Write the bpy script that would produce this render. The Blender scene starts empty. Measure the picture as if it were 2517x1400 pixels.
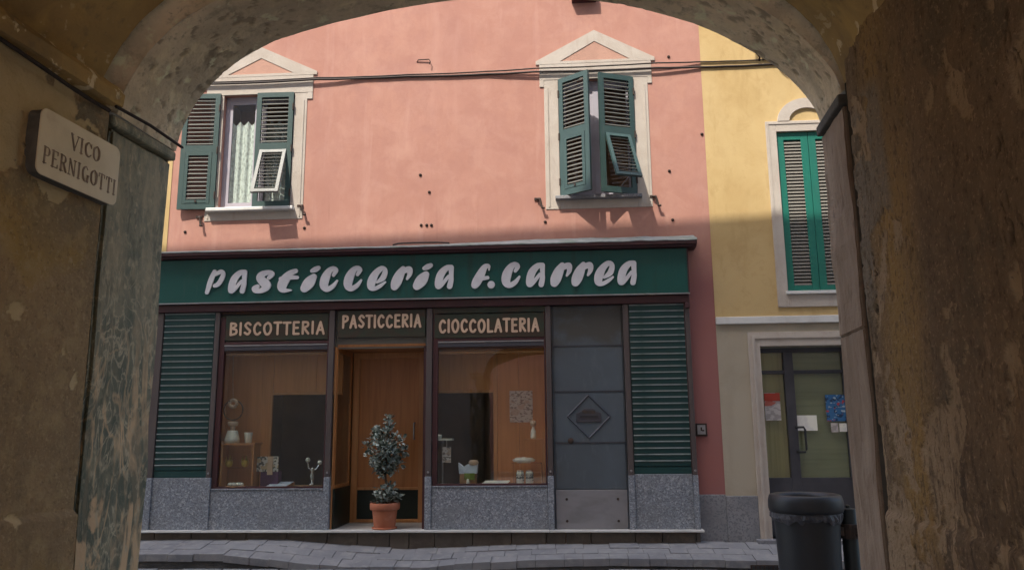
import bpy, bmesh, math, random
from mathutils import Matrix, Vector, noise

random.seed(7)
scn = bpy.context.scene
COL = scn.collection

# ------------------------------------------------------------------ camera
PITCH = math.atan(360 / 1920.0); ROLL = 0.0094; EYE = 1.5
cp, sp = math.cos(PITCH), math.sin(PITCH)
fw = Vector((0, cp, sp)); up0 = Vector((0, -sp, cp)); rt0 = Vector((1, 0, 0))
rt = rt0 * math.cos(ROLL) - up0 * math.sin(ROLL)
up = rt0 * math.sin(ROLL) + up0 * math.cos(ROLL)
cam = bpy.data.cameras.new('camera'); camo = bpy.data.objects.new('camera', cam); COL.objects.link(camo)
cam.sensor_width = 36.0; cam.lens = 36.0 * 1920 / 2517; cam.clip_start = 0.02; cam.clip_end = 2000
camo.matrix_world = Matrix(((rt.x, up.x, -fw.x, 0), (rt.y, up.y, -fw.y, 0), (rt.z, up.z, -fw.z, EYE), (0, 0, 0, 1)))
scn.camera = camo

# ------------------------------------------------------------------ frames of the place
YAW = math.atan(1953 / 29500.0)                 # the shop facade is turned slightly to the street
ex = Vector((math.cos(YAW), -math.sin(YAW), 0)); en = Vector((math.sin(YAW), math.cos(YAW), 0))
FM = Matrix(((ex.x, en.x, 0, 0), (ex.y, en.y, 0, 9.2), (0, 0, 1, 0), (0, 0, 0, 1)))   # facade: X along, Y into the wall, Z up
PA = math.atan(272 / 1953.0)                    # the covered passage runs a little to the right
PM = Matrix(((math.cos(PA), math.sin(PA), 0, 0), (-math.sin(PA), math.cos(PA), 0, 0), (0, 0, 1, 0), (0, 0, 0, 1)))
WM = Matrix.Identity(4)

# ------------------------------------------------------------------ sky, sun, exposure
SUN = (ex * 0.68 + en * 1.0 + Vector((0, 0, -1.93))).normalized()      # the way the light travels
elev = math.asin(-SUN.z); azim = math.atan2(-SUN.x, -SUN.y)
world = bpy.data.worlds.new('World'); scn.world = world; world.use_nodes = True
wn = world.node_tree; bg = wn.nodes['Background']
sky = wn.nodes.new('ShaderNodeTexSky'); sky.sky_type = 'NISHITA'; sky.sun_disc = False
sky.sun_elevation = elev; sky.sun_rotation = azim; sky.air_density = 1.0; sky.dust_density = 3.0; sky.ozone_density = 1.0
wn.links.new(sky.outputs[0], bg.inputs[0]); bg.inputs[1].default_value = 0.15
sl = bpy.data.lights.new('sun', 'SUN'); sl.energy = 2.0; sl.angle = math.radians(0.3); sl.color = (1.0, 0.93, 0.82)
so = bpy.data.objects.new('sun', sl); COL.objects.link(so); so.rotation_euler = SUN.to_track_quat('-Z', 'Y').to_euler(); so.location = (-6, -6, 30)
vs = scn.view_settings; vs.view_transform = 'Standard'; vs.look = 'None'; vs.gamma = 1.0; vs.exposure = 1.92; vs.use_curve_mapping = False
try:
    scn.cycles.max_bounces = 12; scn.cycles.diffuse_bounces = 7; scn.cycles.transparent_max_bounces = 16
except Exception:
    pass

# ------------------------------------------------------------------ materials
def layer(s, c, lo, hi, d=5, dist=0.0, f=1.0, t='noise', m=None, ro=0.55): return dict(s=s, c=c, lo=lo, hi=hi, d=d, dist=dist, f=f, t=t, m=m, ro=ro)
def mk(name, base, rough=0.7, L=(), bump=None, metal=0.0, spec=0.4, bumpmask=None, emit=None):
    """layered procedural paint: each layer is a noise turned into a mask that brings in another colour"""
    m = bpy.data.materials.new(name); m.use_nodes = True
    nt = m.node_tree; N = nt.nodes; K = nt.links; b = N['Principled BSDF']
    b.inputs['Roughness'].default_value = rough; b.inputs['Metallic'].default_value = metal
    b.inputs['Specular IOR Level'].default_value = spec
    tc = N.new('ShaderNodeTexCoord'); oi = N.new('ShaderNodeSeparateXYZ'); K.new(tc.outputs['Object'], oi.inputs[0])
    rgb = N.new('ShaderNodeRGB'); rgb.outputs[0].default_value = (*base, 1); col = rgb.outputs[0]; hsum = None
    for l in L:
        mp = N.new('ShaderNodeMapping'); K.new(tc.outputs['Object'], mp.inputs[0])
        s = l['s'] if l['t'] != 'attr' else 1.0; mp.inputs['Scale'].default_value = s if isinstance(s, tuple) else (s, s, s)
        mp.inputs['Location'].default_value = (random.uniform(-9, 9), random.uniform(-9, 9), random.uniform(-9, 9))
        if l['t'] == 'attr':
            t = N.new('ShaderNodeAttribute'); t.attribute_name = l['s']; out = t.outputs['Fac']
        elif l['t'] == 'noise':
            t = N.new('ShaderNodeTexNoise'); t.inputs['Scale'].default_value = 1; t.inputs['Detail'].default_value = l['d']
            t.inputs['Distortion'].default_value = l['dist']; t.inputs['Roughness'].default_value = l['ro']; out = t.outputs[0]
        elif l['t'] == 'ridge':
            t = N.new('ShaderNodeTexNoise'); t.inputs['Scale'].default_value = 1; t.inputs['Detail'].default_value = l['d']
            t.inputs['Distortion'].default_value = l['dist']
            a = N.new('ShaderNodeMath'); a.operation = 'SUBTRACT'; K.new(t.outputs[0], a.inputs[0]); a.inputs[1].default_value = 0.5
            a2 = N.new('ShaderNodeMath'); a2.operation = 'ABSOLUTE'; K.new(a.outputs[0], a2.inputs[0]); out = a2.outputs[0]
        else:
            t = N.new('ShaderNodeTexVoronoi'); t.inputs['Scale'].default_value = 1; out = t.outputs['Color'] if l['t'] == 'cell' else t.outputs['Distance']
            if l['t'] == 'cell':
                sx = N.new('ShaderNodeSeparateColor'); K.new(out, sx.inputs[0]); out = sx.outputs[0]
        if l['t'] != 'attr': K.new(mp.outputs[0], t.inputs['Vector'])
        mr = N.new('ShaderNodeMapRange'); K.new(out, mr.inputs[0]); mr.inputs[1].default_value = l['lo']; mr.inputs[2].default_value = l['hi']
        mr.inputs[3].default_value = 0; mr.inputs[4].default_value = l['f']; fac = mr.outputs[0]
        for (ax, a, bb) in (l['m'] or ()):
            q = N.new('ShaderNodeMapRange'); K.new(oi.outputs['XYZ'.index(ax)], q.inputs[0]); q.inputs[1].default_value = a; q.inputs[2].default_value = bb
            mu = N.new('ShaderNodeMath'); mu.operation = 'MULTIPLY'; K.new(fac, mu.inputs[0]); K.new(q.outputs[0], mu.inputs[1]); fac = mu.outputs[0]
        if bumpmask and l.get('c') in bumpmask: hsum = fac
        mx = N.new('ShaderNodeMix'); mx.data_type = 'RGBA'; K.new(fac, mx.inputs['Factor']); K.new(col, mx.inputs['A']); mx.inputs['B'].default_value = (*l['c'], 1)
        col = mx.outputs['Result']
    K.new(col, b.inputs['Base Color'])
    if emit: b.inputs['Emission Strength'].default_value = emit
    if bump:
        nz = N.new('ShaderNodeTexNoise'); nz.inputs['Scale'].default_value = bump[0]; nz.inputs['Detail'].default_value = 8; nz.inputs['Roughness'].default_value = 0.65
        K.new(tc.outputs['Object'], nz.inputs['Vector']); h = nz.outputs[0]
        if hsum:
            ad = N.new('ShaderNodeMath'); ad.operation = 'MULTIPLY_ADD'; K.new(hsum, ad.inputs[0]); ad.inputs[1].default_value = -0.7; K.new(h, ad.inputs[2]); h = ad.outputs[0]
        bp = N.new('ShaderNodeBump'); bp.inputs['Strength'].default_value = bump[1]; bp.inputs['Distance'].default_value = bump[2] if len(bump) > 2 else 0.02
        K.new(h, bp.inputs['Height']); K.new(bp.outputs[0], b.inputs['Normal'])
    return m

MT = {}
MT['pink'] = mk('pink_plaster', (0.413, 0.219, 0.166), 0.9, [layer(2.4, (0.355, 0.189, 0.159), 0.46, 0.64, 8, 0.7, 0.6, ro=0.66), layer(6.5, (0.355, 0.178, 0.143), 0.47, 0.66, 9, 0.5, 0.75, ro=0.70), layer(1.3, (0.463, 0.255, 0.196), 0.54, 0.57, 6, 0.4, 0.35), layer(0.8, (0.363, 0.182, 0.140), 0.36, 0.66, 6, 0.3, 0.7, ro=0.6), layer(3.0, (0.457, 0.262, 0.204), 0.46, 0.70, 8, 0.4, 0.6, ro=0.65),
        layer((1.2, 1, 0.25), (0.319, 0.160, 0.131), 0.52, 0.74, 7, 0.4, 0.5), layer((9, 9, 3.0), (0.355, 0.182, 0.144), 0.48, 0.70, 9, 0.3, 0.55, ro=0.7), layer((5.0, 1, 0.5), (0.479, 0.284, 0.229), 0.58, 0.75, 8, 0.3, 0.5),
        layer((24, 1, 0.9), (0.239, 0.124, 0.102), 0.60, 0.74, 6, 0.2, 0.35, m=[('Z', 4.25, 4.0), ('Z', 3.4, 3.75)]), layer((0.9, 1, 0.9), (0.266, 0.142, 0.119), 0.006, 0.0, 8, 0.6, 0.10, 'ridge'),
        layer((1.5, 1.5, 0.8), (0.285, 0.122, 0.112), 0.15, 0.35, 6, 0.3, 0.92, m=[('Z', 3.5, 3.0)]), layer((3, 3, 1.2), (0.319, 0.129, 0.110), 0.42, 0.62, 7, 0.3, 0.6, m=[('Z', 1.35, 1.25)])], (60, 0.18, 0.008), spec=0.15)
MT['rosepale'] = mk('faded_rose_plaster', (0.423, 0.251, 0.189), 0.9, [layer(4, (0.360, 0.211, 0.160), 0.42, 0.68, 7, 0.4, 0.8)], (40, 0.35, 0.01), spec=0.15)
MT['yellow'] = mk('yellow_plaster', (0.484, 0.353, 0.168), 0.9, [layer(1.1, (0.396, 0.272, 0.117), 0.40, 0.66, 7, 0.5, 0.8, ro=0.65), layer(7, (0.38, 0.26, 0.115), 0.53, 0.70, 9, 0.4, 0.5, ro=0.68), layer((0.9, 1, 0.25), (0.528, 0.408, 0.218), 0.48, 0.70, 7, 0.4, 0.7),
        layer((5, 5, 1.4), (0.352, 0.238, 0.101), 0.54, 0.72, 9, 0.4, 0.6, ro=0.68), layer((2.2, 1, 0.3), (0.334, 0.221, 0.101), 0.55, 0.75, 7, 0.3, 0.6)], (60, 0.2, 0.008), spec=0.15)
MT['beige'] = mk('beige_plaster', (0.38, 0.335, 0.255), 0.9, [layer(1.6, (0.31, 0.27, 0.20), 0.42, 0.72, 6, 0.4, 0.8), layer((3, 3, 0.5), (0.26, 0.22, 0.17), 0.58, 0.8, 6, 0.2, 0.5)], (30, 0.25, 0.012), spec=0.15)
MT['trim'] = mk('cream_trim', (0.437, 0.391, 0.338), 0.85, [layer(2.5, (0.372, 0.322, 0.270), 0.40, 0.68, 8, 0.6, 0.8, ro=0.65), layer((8, 8, 2), (0.307, 0.248, 0.203), 0.55, 0.74, 9, 0.4, 0.6, ro=0.7)], (40, 0.35, 0.01), spec=0.2)
MT['ochre'] = mk('pale_street_render', (0.66, 0.62, 0.55), 0.95, [layer(1.3, (0.58, 0.54, 0.47), 0.4, 0.7, 6)], (20, 0.3), spec=0.1)
MT['green'] = mk('green_shutter_paint', (0.028, 0.058, 0.053), 0.5, [layer((5, 5, 2), (0.041, 0.078, 0.071), 0.45, 0.8, 6, 0.2, 0.8), layer((22, 22, 6), (0.075, 0.094, 0.076), 0.62, 0.8, 5, 0, 0.6)], (60, 0.12, 0.004))
MT['slatbeige'] = mk('beige_grey_louvre_paint', (0.077, 0.074, 0.064), 0.7, [layer((6, 6, 30), (0.049, 0.059, 0.053), 0.45, 0.7, 5, 0.2, 0.8), layer((25, 25, 8), (0.103, 0.092, 0.079), 0.6, 0.8, 5, 0, 0.6)], None)  # grey-beige slats, paler than the green shutter frames
MT['flapsunlit'] = mk('flap_painted_sunlight', (0.184, 0.187, 0.170), 0.6, [layer((8, 8, 3), (0.109, 0.129, 0.116), 0.5, 0.8, 6, 0.2, 0.8)], (60, 0.12, 0.004))  # sunlight on the propped flap is put into this paler colour
MT['jade'] = mk('jade_shutter_paint', (0.008, 0.133, 0.094), 0.45, [layer((5, 5, 2), (0.014, 0.103, 0.079), 0.45, 0.8, 6, 0.2, 0.8)], (60, 0.1, 0.004))
MT['slatgrey'] = mk('jade_louvre_paint', (0.137, 0.126, 0.104), 0.6, [layer(6, (0.108, 0.108, 0.090), 0.45, 0.8, 6)], None)
MT['casement'] = mk('grey_casement_paint', (0.36, 0.34, 0.38), 0.5, [layer(5, (0.30, 0.28, 0.30), 0.45, 0.8, 6)], (50, 0.1, 0.004))
MT['fascia'] = mk('green_fascia_enamel', (0.009, 0.070, 0.058), 0.33, [layer((0.6, 1, 1.5), (0.018, 0.085, 0.074), 0.4, 0.7, 4, 0.3, 0.8), layer((2.2, 1, 7), (0.03, 0.085, 0.06), 0.56, 0.85, 7, 0.3, 0.5), layer((9, 9, 1.2), (0.02, 0.045, 0.036), 0.54, 0.72, 7, 0, 0.7), layer((30, 30, 2.0), (0.06, 0.085, 0.075), 0.60, 0.74, 6, 0, 0.5)], (5, 0.08, 0.01), spec=0.3)
MT['slat'] = mk('green_roller_slat', (0.010, 0.047, 0.045), 0.38, [layer((2, 2, 3), (0.017, 0.061, 0.058), 0.45, 0.75, 5, 0.2, 0.8), layer((14, 14, 9), (0.043, 0.070, 0.056), 0.6, 0.8, 6, 0, 0.5)], (30, 0.05, 0.004))
MT['slatglint'] = mk('slat_lip_painted_glint', (0.320, 0.352, 0.344), 0.45, [layer((9, 9, 4), (0.176, 0.232, 0.216), 0.45, 0.7, 5)], None)  # painted highlight: skylight caught along each slat's upper edge, put into the colour
MT['signgreen'] = mk('dark_green_board', (0.026, 0.038, 0.024), 0.4, [layer((3, 3, 5), (0.05, 0.028, 0.018), 0.42, 0.60, 6, 0.3, 0.8)], (8, 0.05, 0.01))
MT['maroon'] = mk('maroon_frame_paint', (0.055, 0.018, 0.020), 0.45, [layer((3, 3, 3), (0.04, 0.02, 0.018), 0.45, 0.75, 5, 0.2, 0.8), layer((20, 20, 5), (0.10, 0.055, 0.05), 0.62, 0.82, 6, 0, 0.6)], (40, 0.08, 0.004))
MT['post'] = mk('brown_metal_post', (0.085, 0.068, 0.064), 0.42, [layer((3, 3, 1), (0.11, 0.095, 0.09), 0.45, 0.75, 5, 0.2, 0.8), layer((30, 30, 4), (0.05, 0.035, 0.03), 0.58, 0.8, 6, 0, 0.6)], (40, 0.06, 0.004), metal=0.2)
MT['alu'] = mk('dull_aluminium_strip', (0.30, 0.30, 0.30), 0.4, [layer((6, 6, 6), (0.2, 0.19, 0.18), 0.45, 0.75, 5)], None, metal=0.5)
MT['granite'] = mk('grey_granite', (0.225, 0.252, 0.285), 0.45, [layer(95, (0.092, 0.097, 0.110), 0.62, 0.72, 2, 0, 0.9, 'cell'), layer(60, (0.405, 0.427, 0.440), 0.72, 0.82, 2, 0, 0.8, 'cell'), layer(150, (0.147, 0.160, 0.180), 0.55, 0.6, 2, 0, 0.7, 'cell'), layer(14, (0.184, 0.199, 0.220), 0.45, 0.75, 6, 0, 0.7), layer((2, 2, 3), (0.156, 0.160, 0.160), 0.5, 0.8, 6, 0.3, 0.7)], (70, 0.08, 0.004))
MT['basegranite'] = mk('weathered_base_stone', (0.221, 0.223, 0.230), 0.75, [layer(70, (0.120, 0.123, 0.132), 0.6, 0.75, 2, 0, 0.8, 'cell'), layer(4, (0.156, 0.157, 0.167), 0.4, 0.7, 7, 0.4, 0.9), layer(9, (0.304, 0.294, 0.284), 0.58, 0.8, 7, 0.3, 0.6)], (40, 0.35, 0.012))
MT['marble'] = mk('white_marble_sill', (0.58, 0.58, 0.55), 0.4, [layer(5, (0.42, 0.41, 0.38), 0.45, 0.75, 6, 0.5, 0.8)], (40, 0.08, 0.004))
MT['found'] = mk('brown_foundation_stone', (0.115, 0.095, 0.075), 0.9, [layer(5, (0.075, 0.062, 0.05), 0.42, 0.7, 6, 0.4, 0.9), layer(14, (0.17, 0.14, 0.11), 0.58, 0.8, 6, 0, 0.7)], (30, 0.5, 0.02))
MT['wood'] = mk('varnished_wood', (0.44, 0.185, 0.060), 0.35, [layer((26, 26, 1.4), (0.32, 0.125, 0.038), 0.42, 0.7, 5, 0.6, 0.8), layer((3, 3, 0.6), (0.52, 0.24, 0.09), 0.5, 0.8, 4, 0.3, 0.6)], (60, 0.03, 0.003), spec=0.5)
MT['litwood'] = mk('brightened_varnished_wood', (0.54, 0.23, 0.075), 0.35, [layer((26, 26, 1.4), (0.42, 0.17, 0.052), 0.42, 0.7, 5, 0.6, 0.8), layer((3, 3, 0.6), (0.54, 0.26, 0.10), 0.5, 0.8, 4, 0.3, 0.6)], (60, 0.03, 0.003), spec=0.5)  # copy of the varnished wood, lightened in colour for the dim display windows
MT['woodtrim'] = mk('light_wood_edge', (0.50, 0.24, 0.09), 0.35, [layer((30, 30, 2), (0.36, 0.16, 0.05), 0.42, 0.7, 5, 0.4, 0.8)], None, spec=0.5)
MT['dark'] = mk('dark_shop_interior', (0.204, 0.196, 0.165), 0.8, [layer(2, (0.153, 0.150, 0.129), 0.4, 0.7, 4)], None)
MT['blackgreen'] = mk('black_green_kick_panel', (0.010, 0.018, 0.013), 0.4, [layer(4, (0.02, 0.03, 0.022), 0.45, 0.8, 5)], None)
MT['steel'] = mk('blue_grey_sheet_steel', (0.084, 0.106, 0.124), 0.5, [layer((2, 2, 1.5), (0.068, 0.081, 0.090), 0.4, 0.7, 6, 0.4, 0.9), layer((14, 14, 4), (0.120, 0.146, 0.162), 0.58, 0.8, 7, 0.2, 0.6), layer((1.8, 1, 3), (0.060, 0.058, 0.050), 0.36, 0.55, 7, 0.5, 0.95, m=[('Z', 1.95, 2.15)])], (18, 0.08, 0.01), metal=0.1)
MT['kick'] = mk('scuffed_kick_plate', (0.22, 0.215, 0.22), 0.6, [layer((4, 4, 9), (0.17, 0.165, 0.165), 0.42, 0.7, 7, 0.4, 0.9)], (18, 0.08, 0.01), metal=0.1)
MT['iron'] = mk('rusty_iron', (0.045, 0.030, 0.024), 0.75, [layer(20, (0.09, 0.05, 0.035), 0.5, 0.75, 6)], (60, 0.3, 0.004), metal=0.3)
MT['cable'] = mk('black_cable_rubber', (0.025, 0.017, 0.014), 0.7, [layer(30, (0.04, 0.025, 0.02), 0.5, 0.75, 4)], None)
MT['lead'] = mk('weathered_lead_flashing', (0.27, 0.29, 0.29), 0.6, [layer((4, 4, 6), (0.17, 0.21, 0.18), 0.42, 0.65, 7, 0.5, 0.9), layer(12, (0.42, 0.42, 0.42), 0.58, 0.78, 6, 0, 0.7)], (14, 0.6, 0.02), metal=0.2)
MT['letter'] = mk('grey_white_letter', (0.60, 0.605, 0.62), 0.55, [layer(5, (0.50, 0.49, 0.52), 0.42, 0.7, 5, 0.2, 0.8), layer(30, (0.62, 0.60, 0.63), 0.55, 0.8, 5, 0, 0.6)], (50, 0.08, 0.004))
MT['cream'] = mk('cream_sign_lettering', (0.58, 0.42, 0.29), 0.6, [layer(9, (0.46, 0.32, 0.22), 0.42, 0.7, 5, 0.2, 0.8)], None)
MT['brownoutline'] = mk('brown_sign_outline', (0.055, 0.022, 0.012), 0.6, [layer(9, (0.04, 0.02, 0.012), 0.42, 0.7, 5)], None)
MT['terracotta'] = mk('terracotta', (0.40, 0.135, 0.065), 0.8, [layer(9, (0.32, 0.11, 0.06), 0.42, 0.7, 6, 0.2, 0.8), layer(16, (0.46, 0.24, 0.16), 0.58, 0.8, 6, 0, 0.6)], (50, 0.15, 0.004))
MT['soil'] = mk('potting_soil', (0.03, 0.022, 0.016), 0.95, [layer(40, (0.06, 0.04, 0.03), 0.5, 0.7, 5)], (40, 0.6, 0.01))
MT['bark'] = mk('plant_stem', (0.10, 0.07, 0.045), 0.9, [layer((20, 20, 5), (0.16, 0.11, 0.06), 0.5, 0.7, 5)], (60, 0.4, 0.005))
MT['leaf'] = mk('variegated_leaf', (0.060, 0.090, 0.066), 0.45, [layer(16, (0.42, 0.47, 0.42), 0.42, 0.55, 4, 0.3, 0.9), layer(45, (0.035, 0.06, 0.04), 0.52, 0.7, 4, 0, 0.8)], None)
MT['binblack'] = mk('black_plastic_bin', (0.016, 0.018, 0.019), 0.5, [layer((8, 8, 3), (0.024, 0.026, 0.027), 0.45, 0.75, 6, 0.3, 0.9), layer((40, 40, 12), (0.05, 0.05, 0.05), 0.64, 0.8, 5, 0, 0.5)], (40, 0.1, 0.004), spec=0.45)
MT['bag'] = mk('crumpled_bin_liner', (0.09, 0.09, 0.095), 0.35, [layer(18, (0.03, 0.03, 0.035), 0.40, 0.65, 6, 0.5, 0.9)], (22, 0.6, 0.02))
MT['postgreen'] = mk('dark_green_iron_post', (0.022, 0.030, 0.030), 0.5, [layer((20, 20, 6), (0.045, 0.045, 0.04), 0.55, 0.75, 6, 0, 0.7)], (50, 0.15, 0.004), metal=0.2)
MT['clamp'] = mk('rusty_clamp', (0.055, 0.045, 0.038), 0.8, [layer(18, (0.11, 0.065, 0.045), 0.5, 0.7, 6)], (50, 0.4, 0.006), metal=0.2)
MT['doorgrey'] = mk('charcoal_door_frame', (0.055, 0.056, 0.066), 0.4, [layer(5, (0.075, 0.075, 0.085), 0.45, 0.75, 5)], None, metal=0.2)
MT['olive'] = mk('olive_door_blind', (0.27, 0.275, 0.165), 0.8, [layer((1, 1, 26), (0.21, 0.215, 0.13), 0.45, 0.65, 2, 0, 0.7), layer(1.5, (0.17, 0.165, 0.095), 0.42, 0.7, 4, 0.2, 0.8)], None)
MT['curtainy'] = mk('yellow_door_blind', (0.40, 0.34, 0.16), 0.8, [layer((26, 1, 1), (0.30, 0.25, 0.11), 0.45, 0.65, 2, 0, 0.7)], None)
MT['paper'] = mk('white_paper', (0.80, 0.80, 0.72), 0.8, [layer(7, (0.54, 0.54, 0.55), 0.45, 0.7, 4)], None)
MT['print'] = mk('printed_poster', (0.60, 0.55, 0.50), 0.8, [layer((24, 1, 42), (0.16, 0.13, 0.12), 0.52, 0.56, 3, 0, 0.9), layer((10, 1, 16), (0.48, 0.36, 0.28), 0.55, 0.6, 2, 0, 0.8)], None)
MT['collage'] = mk('photo_collage_print', (0.52, 0.50, 0.46), 0.7, [layer((22, 1, 30), (0.06, 0.06, 0.06), 0.50, 0.53, 3, 0, 0.95), layer((12, 1, 12), (0.45, 0.34, 0.20), 0.56, 0.6, 2, 0, 0.9)], None)
MT['blueprint'] = mk('blue_poster_print', (0.03, 0.13, 0.30), 0.6, [layer((16, 1, 16), (0.01, 0.03, 0.08), 0.54, 0.58, 3, 0, 0.9), layer((14, 1, 22), (0.40, 0.50, 0.56), 0.58, 0.62, 3, 0, 0.9), layer((12, 1, 12), (0.45, 0.05, 0.05), 0.62, 0.64, 2, 0, 0.9)], None)
MT['redprint'] = mk('red_white_poster_print', (0.50, 0.47, 0.45), 0.6, [layer((12, 1, 24), (0.30, 0.28, 0.27), 0.5, 0.55, 3, 0, 0.8), layer((6, 1, 9), (0.42, 0.08, 0.05), 0.54, 0.58, 2, 0, 0.9)], None)
MT['red'] = mk('red_paper', (0.40, 0.05, 0.03), 0.7, [layer(9, (0.32, 0.05, 0.03), 0.45, 0.7, 4)], None)
MT['purple'] = mk('purple_card', (0.10, 0.035, 0.11), 0.6, [layer(9, (0.07, 0.025, 0.07), 0.45, 0.7, 4)], None)
MT['porcelain'] = mk('white_porcelain', (0.80, 0.80, 0.70), 0.25, [layer(9, (0.52, 0.52, 0.50), 0.45, 0.7, 4)], None, spec=0.5)
MT['creamcer'] = mk('cream_ceramic', (0.58, 0.42, 0.30), 0.4, [layer(9, (0.48, 0.34, 0.24), 0.45, 0.7, 4)], None)
MT['gold'] = mk('yellow_glazed_cup', (0.70, 0.52, 0.08), 0.3, [layer(12, (0.38, 0.24, 0.03), 0.45, 0.7, 4)], None, spec=0.5)
MT['bluepaper'] = mk('pale_blue_paper', (0.62, 0.70, 0.82), 0.7, [layer(8, (0.40, 0.48, 0.60), 0.45, 0.7, 4)], None)
MT['silver'] = mk('silver_metal', (0.60, 0.60, 0.58), 0.25, [layer(20, (0.3, 0.3, 0.3), 0.45, 0.7, 4)], None, metal=0.8)
MT['straw'] = mk('straw_ring', (0.36, 0.27, 0.18), 0.9, [layer(40, (0.22, 0.16, 0.1), 0.45, 0.7, 4)], (60, 0.6, 0.006))
MT['greencard'] = mk('green_packet', (0.16, 0.22, 0.03), 0.6, [layer(9, (0.10, 0.14, 0.02), 0.45, 0.7, 4)], None)
MT['tan'] = mk('tan_card', (0.34, 0.20, 0.10), 0.7, [layer(9, (0.26, 0.15, 0.08), 0.45, 0.7, 4)], None)
MT['pave'] = mk('grey_paving_stone', (0.198, 0.198, 0.200), 0.75, [layer(3, (0.133, 0.135, 0.145), 0.4, 0.7, 6, 0.4, 0.9), layer((9, 9, 9), (0.248, 0.245, 0.230), 0.52, 0.72, 8, 0.4, 0.8), layer(50, (0.138, 0.138, 0.138), 0.6, 0.8, 4, 0, 0.6)], (30, 0.4, 0.012))
MT['kerb'] = mk('dark_kerb_bed', (0.085, 0.082, 0.078), 0.95, [layer(5, (0.055, 0.053, 0.05), 0.4, 0.7, 6, 0.3, 0.9)], (25, 0.6, 0.02))
MT['street'] = mk('street_mortar', (0.13, 0.125, 0.12), 0.95, [layer(2, (0.10, 0.096, 0.09), 0.4, 0.7, 6, 0.3, 0.9)], (25, 0.6, 0.02))
# the old passage: each wall has its own stains and peeled patches
MT['pass_left'] = mk('stained_brown_plaster', (0.358, 0.251, 0.131), 0.95, [layer(1.6, (0.268, 0.192, 0.107), 0.40, 0.64, 8, 0.3, 0.9, ro=0.62), layer(2.2, (0.398, 0.263, 0.076), 0.56, 0.66, 7, 0.4, 0.7),
        layer((7, 7, 1.5), (0.233, 0.178, 0.103), 0.52, 0.72, 9, 0.3, 0.7, ro=0.68), layer(5.5, (0.184, 0.163, 0.111), 0.47, 0.57, 8, 0.4, 0.8, m=[('Z', 1.95, 2.4)]), layer(30, (0.438, 0.331, 0.186), 0.58, 0.68, 8, 0, 0.6), layer(40, (0.199, 0.143, 0.079), 0.58, 0.68, 6, 0, 0.6), layer(80, (0.497, 0.371, 0.208), 0.55, 0.65, 6, 0, 0.5, ro=0.7), layer(60, (0.150, 0.108, 0.059), 0.56, 0.65, 6, 0, 0.55, ro=0.7), layer((5, 5, 0.7), (0.211, 0.162, 0.095), 0.52, 0.66, 8, 0.2, 0.6), layer('peel', (0.576, 0.450, 0.246), 0.2, 0.8, t='attr', f=0.92), layer(14, (0.458, 0.346, 0.175), 0.50, 0.66, 8, 0.2, 0.45)], (30, 0.7, 0.015), spec=0.1)
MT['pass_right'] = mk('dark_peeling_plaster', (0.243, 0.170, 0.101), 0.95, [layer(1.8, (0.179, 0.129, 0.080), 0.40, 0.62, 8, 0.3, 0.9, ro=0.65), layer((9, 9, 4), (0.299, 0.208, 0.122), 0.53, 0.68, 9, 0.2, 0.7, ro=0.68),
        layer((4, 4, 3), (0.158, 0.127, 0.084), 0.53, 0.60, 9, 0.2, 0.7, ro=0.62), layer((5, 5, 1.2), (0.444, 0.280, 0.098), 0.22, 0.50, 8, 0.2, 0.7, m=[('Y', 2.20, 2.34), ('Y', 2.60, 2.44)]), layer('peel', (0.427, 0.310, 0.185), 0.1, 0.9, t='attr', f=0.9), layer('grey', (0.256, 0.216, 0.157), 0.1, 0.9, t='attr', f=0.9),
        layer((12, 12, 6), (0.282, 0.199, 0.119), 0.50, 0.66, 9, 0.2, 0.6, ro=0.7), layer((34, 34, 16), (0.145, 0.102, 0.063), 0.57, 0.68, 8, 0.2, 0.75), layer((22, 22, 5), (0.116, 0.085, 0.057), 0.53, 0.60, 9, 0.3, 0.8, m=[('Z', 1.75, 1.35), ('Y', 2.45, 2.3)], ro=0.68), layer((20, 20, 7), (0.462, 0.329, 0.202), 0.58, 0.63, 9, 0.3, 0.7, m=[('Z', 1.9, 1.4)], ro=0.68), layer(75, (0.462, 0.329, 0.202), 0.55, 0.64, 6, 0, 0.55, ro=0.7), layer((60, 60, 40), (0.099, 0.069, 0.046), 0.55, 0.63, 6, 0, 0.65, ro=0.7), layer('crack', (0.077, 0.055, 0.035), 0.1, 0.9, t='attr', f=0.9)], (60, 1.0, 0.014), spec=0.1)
MT['vault'] = mk('smoked_ochre_vault', (0.465, 0.311, 0.123), 0.95, [layer(1.6, (0.288, 0.204, 0.099), 0.38, 0.60, 8, 0.6, 0.9, ro=0.65), layer(4.5, (0.554, 0.384, 0.143), 0.52, 0.68, 8, 0.5, 0.7), layer(11, (0.775, 0.654, 0.415), 0.59, 0.62, 8, 0.3, 0.9, m=[('Z', 3.0, 2.72)]), layer(20, (0.243, 0.180, 0.099), 0.58, 0.70, 8, 0.2, 0.7)], (24, 0.8, 0.02), spec=0.1)
MT['soffit'] = mk('grey_arch_plaster', (0.799, 0.646, 0.423), 0.95, [layer(2.2, (0.491, 0.402, 0.270), 0.38, 0.60, 8, 0.4, 0.85, ro=0.65), layer((6, 9, 6), (0.820, 0.689, 0.423), 0.52, 0.66, 8, 0.3, 0.7, ro=0.65), layer(7, (0.308, 0.251, 0.170), 0.53, 0.66, 9, 0.3, 0.75, ro=0.68), layer('pit', (0.246, 0.193, 0.129), 0.1, 0.9, t='attr', f=0.6), layer(30, (0.308, 0.244, 0.165), 0.57, 0.68, 8, 0.3, 0.7, ro=0.7), layer(12, (0.820, 0.804, 0.517), 0.59, 0.67, 8, 0.3, 0.7)], (34, 0.8, 0.015), spec=0.1)
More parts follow.
